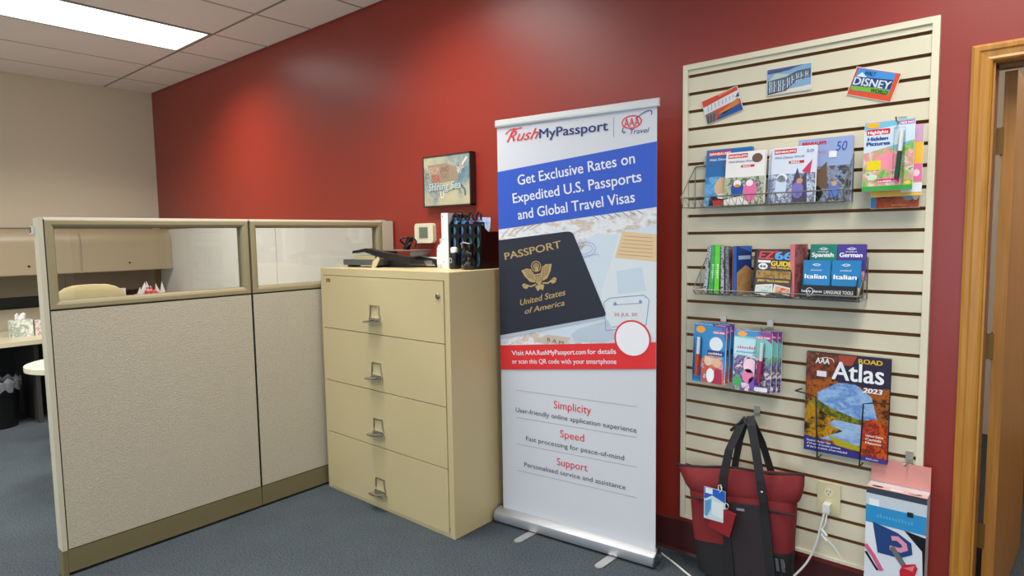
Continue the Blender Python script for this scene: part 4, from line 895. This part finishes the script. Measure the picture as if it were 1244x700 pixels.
def bow(p, w, h):
    p.rect(-w, w, -h, 0, '7ac4c0', 1); p.rect(-w, w, -h * .1, 0, '2f86c4', 2); p.ell(-w * .28, -h * .06, w * .13, h * .045, 'f0a030', 3); p.poly([(w * .1, 0), (w / 2, 0), (w / 2, -h * .2)], '8a3a8c', 3); p.rect(w * .08, w * .46, -h * .12, -h * .08, 'd83a6c', 4); p.text('MESS FREE', w * .1, -h * .115, h * .026, 'ffffff', w=w * .34, bold=.02, L=5)
    p.poly([(-w / 2, -h * .12), (w * .1, -h * .14), (w * .0, -h * .42), (-w / 2, -h * .4)], 'b8dce4', 2); p.marks(-w * .4, -h * .3, h * .045, w * .5, 'd0304c', 8, 5).marks(-w * .42, -h * .37, h * .035, w * .5, '5a7ab0', 10, 5); p.rect(-w / 2, w / 2, -h, -h * .42, photo(['d86aa8', 'e8d8e8', '3a2c34', '7a50a8', '5cb060', 'e8a0c0'], 26, .2, seed=5), 2)
    p.ell(-w * .05, -h * .58, w * .18, h * .12, 'f0c8d8', 3).ell(-w * .1, -h * .75, w * .15, h * .12, 'e07aa8', 3).ell(w * .05, -h * .85, w * .13, h * .1, '7a4ab0', 3).ell(-w * .38, -h * .85, w * .12, h * .08, '3aa050', 3); p.rrect(w * .08, w * .42, -h * .98, -h * .91, .005, 'f0f0f0', 4)
pb_ = pack('front pink and teal pack of the right stack, with a crimson pen', .148, .243, (-.878, -.112, 1.072), (LP, 0, .05), bow, (.03, -.2, -.115, .006), 'c01850', G2)
copy_thing(pb_, 'second pack behind the crimson pen pack of the right stack', (-.866, -.085, 1.073), (LP, 0, .08)); copy_thing(pb_, 'third pack behind the crimson pen pack of the right stack', (-.858, -.058, 1.068), (LP, 0, .12))
hook('metal hook carrying the right stack of pink activity packs', -.842, 1.078)
def hid(p, w, h):
    p.rect(-w, w, -h, 0, '78b8d8', 1); p.ell(-w * .32, -h * .05, w * .14, h * .04, 'f0b030', 3); p.poly([(-w / 2, -h * .13), (w / 2, -h * .05), (w / 2, -h * .3), (-w / 2, -h * .45)], 'c8dcE8', 2); p.rrect(-w * .45, w * .02, -h * .19, -h * .11, .004, 'd0243c', 4); p.text('Highlights', -w * .42, -h * .175, h * .045, 'ffffff', w=w * .4, bold=.02, L=5); p.text('Hidden', -w * .42, -h * .27, h * .05, '2a3a8c', w=w * .4, bold=.05, L=5); p.text('Pictures', -w * .44, -h * .34, h * .05, '2a3a8c', w=w * .46, bold=.05, L=5)
    p.rect(w * .2, w * .48, -h * .075, -h * .03, 'c83c8c', 4); p.text('MESS FREE', w * .22, -h * .07, h * .028, 'ffffff', w=w * .25, bold=.02, L=5); p.poly([(-w / 2, -h * .45), (0, -h * .38), (w * .2, -h * .42), (w * .5, -h * .3), (w / 2, -h), (-w / 2, -h)], photo(['e8a0b0', '58a848', '8ac060', 'e88098', 'c8dcc0', '4ca050'], 26, .2, seed=9), 2); p.ell(-w * .02, -h * .58, w * .25, h * .12, 'ec90a0', 3); p.rrect(-w * .42, -w * .14, -h * .7, -h * .56, .004, 'e0d020', 4); p.ell(-w * .3, -h * .8, w * .1, h * .045, 'c8e0c0', 4); p.rect(-w * .2, w * .24, -h * .88, -h * .83, 'e0307c', 4); p.marks(-w * .18, -h * .875, h * .025, w * .38, 'ffffff', 10, 5); p.rect(-w / 2, w / 2, -h, -h * .93, '40a048', 4); p.ell(w * .4, -h * .9, w * .06, h * .025, 'e8d040', 5)
pc_ = pack('green and pink activity pack with a dark green pen, upper right', .152, .24, (-.431, -.1, 1.838), (LP, 0, .0), hid, (.03, -.2, -.11, .006), '14503c', G3)
def org(p, w, h): p.rect(-w, w, -h, 0, '3a8ac0', 1); p.poly([(-w * .38, -h), (-w * .4, -h * .4), (w * .5, -h * .4), (w / 2, -h)], photo(['b84c20', 'c86030', 'a84418', 'd07848'], 14, .2), 2); p.ell(w * .28, -h * .8, w * .14, h * .09, '8ab0b8', 3).ell(w * .42, -h * .84, w * .06, h * .05, 'd8d8d8', 4); p.marks(-w * .05, -h * .96, h * .02, w * .3, 'e0b090', 9)
pack('orange-brown pack hanging lowest, under the pack with the green pen', .148, .24, (-.415, -.05, 1.778), (LP, 0, .03), org, (-.035, -.205, -.15, .01), '121214', G3, cap='16161a')
def yel(p, w, h): p.rect(-w, w, -h, 0, 'e8b83c', 1); p.poly([(-w / 2, 0), (w / 2, 0), (w / 2, -h * .25), (-w / 2, -h * .2)], 'c8a0c0', 2); p.rect(w * .2, w / 2, -h * .8, -h * .55, 'e070a0', 3); p.rect(w * .1, w / 2, -h * .95, -h * .82, 'd8e4f0', 3); p.ell(w * .38, -h * .68, w * .07, h * .05, 'f4d0d8', 4)
pack('yellow and pink pack peeping out to the right behind the green pen pack', .15, .24, (-.408, -.08, 1.818), (LP, 0, .06), yel, None, '', G3)
hook('metal hook carrying the packs at the upper right of the slat board', -.405, 1.828, .13)

# ------------------------------------------------------------------ road atlas in its wire holder
def atl(p, w, h):
    p.rect(-w, w, 0, h, photo(['24140e', '6a3014', 'b0601e', '3a2418', '8a4a1c'], 18, .2, seed=2), 1)
    p.poly([(-w * .3, h * .36), (-w * .35, h * .6), (-w * .1, h * .72), (w * .1, h * .73), (w * .3, h * .62), (w * .38, h * .4)], photo(['6f9ad0', '9abce4', '5a86c4', 'c8d8ec'], 9, .2, (1, 1, 2)), 2)
    p.poly([(-w * .4, h * .55), (-w * .2, h * .47), (w * .1, h * .4), (w * .35, h * .36), (w * .35, h * .33), (-w * .3, h * .36), (-w * .45, h * .45)], photo(['5a6a20', '8a8a28', '3c4a1c', 'b09028'], 22, .2), 3)
    p.poly([(-w * .3, h * .36), (w * .38, h * .33), (w * .3, h * .13), (-w * .35, h * .14)], photo(['5078b0', '84a8d4', 'a8c0dc', '3c6098'], 8, .2, (1, 1, 3)), 3)
    p.poly([(-w / 2, h * .14), (-w / 2, h * .55), (-w * .25, h * .4), (-w * .1, h * .37), (-w * .2, h * .3), (-w * .02, h * .25), (-w * .3, h * .14)], photo(['1c1a12', '3a3014', 'c89018', '20180c'], 16, .2), 4)
    p.poly([(-w * .2, h * .19), (w * .1, h * .14), (w * .3, h * .1), (w * .3, h * .07), (-w * .1, h * .1)], 'a8a020', 4)
    p.poly([(w * .2, h * .36), (w * .33, h * .42), (w / 2, h * .36), (w / 2, 0), (w * .18, 0)], photo(['a02c14', 'd05a20', '7a2010', 'c04838', '8a3010'], 22, .2, seed=8), 4)
    p.poly([(-w / 2, h), (-w * .1, h), (-w * .15, h * .78), (-w / 2, h * .7)], photo(['4a2010', '96441e', '3a2014', 'a85c30'], 24, .2, seed=5), 2)
    p.poly([(-w * .1, h), (-w * .15, h * .74), (w * .3, h * .70), (w / 2, h * .72), (w / 2, h)], '2c2440', 2); p.poly([(-w * .1, h), (w * .12, h), (w * .06, h * .9), (-w * .1, h * .9)], 'a8442c', 3)
    p.poly([(-w / 2, 0), (-w / 2, h * .155), (-w * .1, h * .1), (w * .2, h * .06), (w * .2, 0)], '33307c', 5); p.rect(w * .2, w / 2, 0, h * .05, '4a3a80', 5)
    p.text('Atlas', -w * .17, h * .755, h * .175, 'eef0f4', w=w * .6, bold=.02, L=7); p.text('ROAD', w * .14, h * .935, h * .043, 'e0b028', w=w * .27, bold=.04, L=7); p.text('2023', w * .2, h * .66, h * .045, 'f0f0f0', w=w * .22, bold=.04, shear=.15, L=7)
    p.text('AAA', -w * .38, h * .895, h * .055, 'f0f0f0', w=w * .17, bold=.03, shear=.1, L=7); p.ring(-w * .27, h * .915, w * .115, h * .04, .002, 'f0f0f0', 7, rot=.2, a0=-.3, a1=2); p.rect(-w * .36, -w * .24, h * .765, h * .82, 'e8e8ec', 6)
    for k, (s, ww) in enumerate((('Detailed full-color maps', .3), ('of US states & Canadian provinces', .42), ('all the best scenic drives included', .5))): p.text(s, -w * .46, h * (.098 - .032 * k), h * .02, 'e8e8f4', w=w * ww, bold=.01, rot=0, L=7)
    for k, s in enumerate(('United States', 'Canada', 'Mexico')): p.text(s, w * .25, h * (.24 - .035 * k), h * .022, 'f4ece0', w=w * (.18 if k else .2), bold=.02, L=7)
    p.text('AAA.com', w * .26, h * .018, h * .018, 'f0f0f4', w=w * .14, L=7)
book('large road atlas with an autumn lake cover in a wire holder', .283, .384, .02, (-.552, -.062, .617), (math.radians(-1.5), 0, 0), '2c2440', fn=atl, cat='atlas', name='road_atlas')
wh = thing('atlas_holder', 'thin black wire holder around the road atlas', 'holder', (-.552, -.0215, .60))
for s, dx in ((-1, -.095), (1, .065)):
    tube('holder_wire', [(dx + s * .07 - .0, -.002, .245), (dx + s * .08, -.05, .245), (dx + s * .03, -.066, .243), (dx, -.066, .235), (dx - s * .008, -.06, .0), (dx - s * .008, -.03, -.006), (dx - s * .008, -.003, -.006)], .0027, M_BLACK, wh, 6)

# ------------------------------------------------------------------ tote bag
TB = thing('tote_bag', 'red and black zip tote bag hanging by its black straps from the slat board', 'bag', (-.90, -.12, .06), (0, math.radians(-8), 0))
def loft(rings, name, m, parent, cap=True):
    bm = bmesh.new(); rs = [[bm.verts.new(p) for p in r] for r in rings]; n = len(rs[0])
    for a, b in zip(rs, rs[1:]):
        for j in range(n): bm.faces.new((a[j], a[(j + 1) % n], b[(j + 1) % n], b[j]))
    if cap: bm.faces.new(rs[0][::-1]); bm.faces.new(rs[-1])
    return bmobj(name, bm, m, parent, smooth=True)
def ring(x0, x1, y0, y1, z, n=40, p=.35, zf=lambda x: 0, wob=0):
    out = []; cx, cy, rx, ry = (x0 + x1) / 2, (y0 + y1) / 2, (x1 - x0) / 2, (y1 - y0) / 2
    for k in range(n):
        a = 2 * PI * k / n; c, s = math.cos(a), math.sin(a); x = cx + rx * math.copysign(abs(c) ** p, c); y = cy + ry * math.copysign(abs(s) ** (p + .25), s) + wob * math.sin(x * 31 + z * 23)
        out.append((x, y, z + zf(x)))
    return out
# section of the bag at height z: x0,x1,y0,y1
def sec(z):
    t = max(0, min(1, z / .42)); x0 = -.185 - .0 * t; x1 = .195 + .07 * t; d = .07 - .03 * t
    return x0, x1, -d, d * .9
MR = mat('74151a', .75, bump=.35, scale=500, var=.1); MB = mat('18171a', .7, bump=.3, scale=500)
loft([ring(*(v * .92 if i < 2 else v for i, v in enumerate(sec(0))), 0)] + [ring(*sec(z), z) for z in (.01, .06, .135)], 'base', MB, TB)
loft([ring(*sec(z), z, wob=.004) for z in (.136, .15, .18, .23, .28, .33)] + [ring(sec(.36)[0], sec(.36)[1], -.036, .033, .36, wob=.006)], 'body', MR, TB)
top = lambda x: -.035 * math.sin((x + .2) / .42 * PI) * 0 - .03 * (x + .2)
loft([ring(-.183, .262, -.044, .036, .335, wob=.004), ring(-.2, .275, -.048, .034, .36, wob=.006), ring(-.215, .287, -.036, .022, .395, wob=.005), ring(-.235, .294, -.02, .01, .435, zf=lambda x: .006 * math.cos(x * 19), wob=.004), ring(-.23, .29, -.008, .0, .442, zf=lambda x: .006 * math.cos(x * 19))], 'upper_fold', MR, TB)
tube('zip_piping', [(-.235 + .527 * k / 16, -.012, .44 + .006 * math.cos((-.235 + .527 * k / 16) * 19)) for k in range(17)], .0055, MB, TB)
tube('seam_piping', [(-.16 + .41 * k / 10, -.05 + .0, .315 - .02 * (k / 10)) for k in range(11)], .004, MB, TB)
# dark front pocket
def band(name, xa, xb, za, zb, off, m, parent, n=6):
    bm = bmesh.new(); g = []
    for i in range(n + 1):
        z = za + (zb - za) * i / n; row = []
        for j in range(5):
            x = xa + (xb - xa) * j / 4; d = sec(z)[2] if z < .34 else -.05; e = off
            row.append((bm.verts.new((x, d - e, z)), bm.verts.new((x, d - e + .006, z))))
        g.append(row)
    for a, b in zip(g, g[1:]):
        for j in range(4):
            bm.faces.new((a[j][0], a[j + 1][0], b[j + 1][0], b[j][0])); bm.faces.new((a[j][1], b[j][1], b[j + 1][1], a[j + 1][1]))
        for j in (0, 4): bm.faces.new((a[j][0], b[j][0], b[j][1], a[j][1]))
    for r in (g[0], g[-1]):
        for j in range(4): bm.faces.new((r[j][0], r[j][1], r[j + 1][1], r[j + 1][0]))
    return bmobj(name, bm, m, parent)
pk_ = band('front_pocket', -.02, .145, .02, .315, .010, mat('241a1e', .7, bump=.3, scale=400), TB)
Print().rect(-.016, .016, -.005, .005, '8a8a90', 1).build('maker_patch', pk_, (.05, -.0645, .295))
M_STRAP = mat('131216', .6, bump=.4, scale=300)
for xs_, top_y in ((-.018, -.05), (.146, -.05)):
    b_ = band('strap', xs_ - .016, xs_ + .016, .02, .34, .016, M_STRAP, TB)
def ribbon(name, pts, w, th, m, parent):
    bm = bmesh.new(); rows = []
    for (x, y, z, a) in pts:
        dx, dy = math.cos(a) * w / 2, math.sin(a) * w / 2; nx, ny = -math.sin(a) * th / 2, math.cos(a) * th / 2
        rows.append([bm.verts.new(q) for q in ((x - dx - nx, y - dy - ny, z), (x + dx - nx, y + dy - ny, z), (x + dx + nx, y + dy + ny, z), (x - dx + nx, y - dy + ny, z))])
    for a, b in zip(rows, rows[1:]):
        for j in range(4): bm.faces.new((a[j], a[(j + 1) % 4], b[(j + 1) % 4], b[j]))
    bm.faces.new(rows[0][::-1]); bm.faces.new(rows[-1]); return bmobj(name, bm, m, parent)
HX, HY, HZ = .105, -.0, .655
ribbon('front_handle', [(-.018, -.066, .335, 0), (-.005, -.064, .42, 0), (.028, -.05, .53, 0), (.075, -.02, .625, .1), (HX - .006, HY, HZ, .3)], .034, .004, M_STRAP, TB)
ribbon('front_handle', [(.146, -.066, .335, 0), (.143, -.062, .42, 0), (.132, -.04, .53, .0), (.117, -.015, .625, .1), (HX + .006, HY, HZ, .3)], .034, .004, M_STRAP, TB)
ribbon('rear_handle', [(.0, .03, .40, 0), (.015, .03, .46, 0), (.045, .025, .55, 0), (.08, .012, .625, .1), (HX - .01, .006, HZ, .3)], .028, .004, M_STRAP, TB)
ribbon('rear_handle', [(.16, .03, .40, 0), (.15, .03, .46, 0), (.135, .025, .55, 0), (.115, .012, .625, .1), (HX + .004, .006, HZ, .3)], .028, .004, M_STRAP, TB)
for x in (-.016, .146):
    r = lathe('rivet', [(.006, 0), (.006, .003), (.002, .005)], (0, 0, 0), M_CHROME, TB, 12); r.location = (x, -.069, .378); r.rotation_euler = (PI / 2, 0, 0)
tube('handle_end', [(.03, -.015, .60), (.055, -.018, .62), (.085, -.018, .642)], .006, M_STRAP, TB)
# hanging card, red pouch, zip pulls
hc_ = thing('hang_tag', 'blue and white cardboard tag hanging from the tote bag strap', 'tag', (-.984, -.218, .432), (math.radians(2), math.radians(1), .03))
c = box('tag_card', -.044, .044, -.001, 0, -.135, 0, M_WHITE, hc_)
p = Print(clip=(-.043, .043, -.134, -.001)); p.rect(-.044, .044, -.05, 0, '2a62c0', 1); p.poly([(-.044, -.135), (-.044, -.055), (-.01, -.03), (.044, -.05), (.044, -.135)], 'c8dce0', 2); p.poly([(-.04, -.12), (-.04, -.06), (-.012, -.045), (-.015, -.09), (-.03, -.125)], '5a98cc', 3); p.rect(-.038, -.008, -.025, -.002, 'e8ecf0', 3); p.poly([(-.01, -.05), (.035, -.055), (.035, -.12), (-.01, -.11)], 'dfe9e8', 3); p.build('tag_print', c, (0, -.0012, 0))
tube('tag_loop', [(.02, -.002, -.01), (.03, -.004, .004), (.022, .006, .02), (.01, .01, .012), (.015, .002, -.01)], .0022, mat('d0d0d0', .3), hc_, 6)
rp = thing('red_pouch', 'small red zip pouch hanging on the tote bag behind its tag', 'pouch', (-.938, -.217, .375), (math.radians(2), math.radians(14), 0))
bm = bmesh.new(); abox(bm, -.045, .045, .0, .012, -.125, -.02); bmobj('pouch_body', bm, mat('8a1820', .6, bump=.3, scale=400), rp, bev=.004)
tube('pouch_ring', [(.0 + .01 * math.cos(a), .004, -.005 + .012 * math.sin(a)) for a in [k * PI / 6 for k in range(12)]], .002, mat('e0d8d0', .2, .7), rp, 6, True)
for x in (.172, .192):
    bm = bmesh.new(); abox(bm, x - .006, x + .006, -.072, -.066, .075, .125); bmobj('zip_pull', bm, M_CHROME, TB, bev=.0015)
hook('metal hook carrying the tote bag straps', -.889, .716, .125)

# ------------------------------------------------------------------ outlet and cord
ot = thing('wall_outlet', 'cream duplex outlet on the slat board beside the tote bag', 'outlet', (-.608, -.0215, .428))
box('cover_plate', -.041, .041, -.006, 0, -.06, .06, mat('cfc69e', .4), ot, .003)
for z in (.024, -.028):
    r = lathe('receptacle', [(.017, 0), (.017, .002)], (0, 0, 0), mat('d8d0ac', .35), ot, 18); r.location = (0, -.006, z); r.rotation_euler = (PI / 2, 0, 0)
    for dx in (-.006, .006): box('slot', dx - .001, dx + .001, -.0086, -.0078, z, z + .008, M_DARK, ot)
    box('slot', -.002, .002, -.0086, -.0078, z - .01, z - .006, M_DARK, ot)
MW = mat('d8d8d4', .4)
cd_ = thing('power_cord', 'white power cord from the outlet down behind the bag and along the floor', 'cord', (-.608, -.03, .40))
box('plug', -.013, .013, -.035, -.002, -.018, .014, MW, cd_, .005)
cpts = [(-.004, -.028, -.01), (-.015, -.04, -.07), (-.03, -.05, -.15), (-.06, -.06, -.23), (-.11, -.09, -.30), (-.16, -.12, -.36), (-.22, -.17, -.388), (-.3, -.2, -.395), (-.45, -.17, -.395), (-.6, -.09, -.395), (-.72, -.03, -.395), (-.8, .003, -.395), (-.95, .0, -.395), (-1.2, -.02, -.395)]
def smooth_path(p, n=5):
    out = []
    for i in range(len(p) - 1):
        a, b, c, d = [Vector(p[max(0, min(len(p) - 1, i + k))]) for k in (-1, 0, 1, 2)]
        for k in range(n):
            t = k / n; out.append(.5 * ((2 * b) + (c - a) * t + (2 * a - 5 * b + 4 * c - d) * t * t + (3 * b - a - 3 * c + d) * t ** 3))
    out.append(Vector(p[-1])); return out
tube('cable', smooth_path(cpts), .0042, MW, cd_, 8)
tube('cable', smooth_path([(.004, -.028, -.01), (.0, -.04, -.06), (-.012, -.045, -.09), (.01, -.045, -.115), (.04, -.04, -.15), (.06, -.035, -.185)]), .003, MW, cd_, 6)
for k in range(2): tube('cable_tie', [(-.012, -.046, -.08 - k * .02), (.01, -.05, -.1 - k * .02)], .005, MW, cd_, 6)

# ------------------------------------------------------------------ hanging product box on the right
PB = thing('product_box', 'tall pale carton with a pink top flap at the lower right of the slat board', 'box', (-.371, -.064, .07))
w = .0925
bm = bmesh.new(); abox(bm, -w, w, -.045, .03, 0, .47); cart = bmobj('carton', bm, mat('cdd6de', .35), PB)
box('hang_flap', -w, w, .026, .03, .471, .558, mat('d8948c', .4), PB); 
tp = Print(rough=.4); tp.rect(-w, w, -.037, .0, 'e6b8ac', 1); tp.ell(-w * .65, -.018, .018, .008, '20242c', 2).ell(w * .6, -.02, .02, .008, '3a4450', 2).ell(w * .6 - .005, -.017, .014, .004, 'd8d8dc', 3).rect(-.02, .02, -.03, -.012, 'd8e0e8', 2)
o = tp.build('top_print', cart, (0, .0, .4715), (-PI / 2, 0, 0)); o.location = (0, -.01, .4712)
p = Print(clip=(-w, w, 0, .47), rough=.3)
p.rect(-w, w, 0, .47, 'd5dde6', 1); p.rect(-w, w, .445, .47, '3a4450', 2).rect(-w, w, .405, .448, 'c4d0d8', 3); p.rect(-w, w, .34, .405, '2f8fc8', 3); p.marks(-w * .62, .365, .016, w * 1.24, '5aa8d4', 12, 5); p.rect(-w * .9, -w * .55, .405, .43, 'e8ecf0', 5); p.rect(w * .38, w * .58, .392, .41, '20242c', 5)
p.poly([(-w, .34), (-w * .75, .34), (-w * .5, .2), (-w * .6, .15), (-w, .28)], 'dfe3ea', 3); p.poly([(-w * .75, .345), (w * .1, .325), (w * .55, .30), (w * .6, .26), (w * .2, .235), (-w * .55, .235)], '24447c', 4); p.poly([(w * .3, .34), (w, .33), (w, .1), (w * .9, .28)], '14161c', 3)
p.stroke([(-w * .05, .302), (w * .1, .305), (w * .32, .29), (w * .36, .275), (w * .2, .265), (-w * .1, .265)], .016, 'dc94ac', 6); p.stroke([(-w * .05, .265), (w * .4, .205)], .018, '6c6c72', 7); p.poly([(w * .2, .19), (w * .3, .215), (w * .7, .23), (w * .78, .215), (w * .66, .17), (w * .7, 0), (w * .3, 0), (w * .28, .13)], 'c02434', 8); p.ell(w * .42, .15, .01, .016, 'e4e4e8', 9).ell(w * .41, .15, .005, .012, '20242c', 10); p.poly([(w * .3, .205), (w * .45, .21), (w * .7, .225), (w * .62, .2)], 'e07880', 9)
p.stroke([(-w * .95, .25), (-w * .7, .22), (-w * .42, .175)], .015, 'd0608c', 5); p.stroke([(-w * .95, .225), (-w * .55, .17)], .008, '14161c', 4); p.ring(-w * .18, .118, .022, .016, .004, '3a3c44', 5, rot=-.3, a0=.3, a1=2.8); p.ring(-w * .18, .118, .022, .016, .004, '3a3c44', 5, rot=-.3, a0=3.4, a1=6); p.ell(-w * .18, .118, .017, .012, 'e0aca0', 5, rot=-.3); p.poly([(-w, .09), (-w, .14), (-w * .3, .07), (w * .2, .06), (w * .2, 0), (-w, 0)], 'e4e8ee', 3)
p.build('front_print', cart, (0, -.0453, 0))
hook('metal hook carrying the pale carton with the pink flap', -.347, .64, .10)
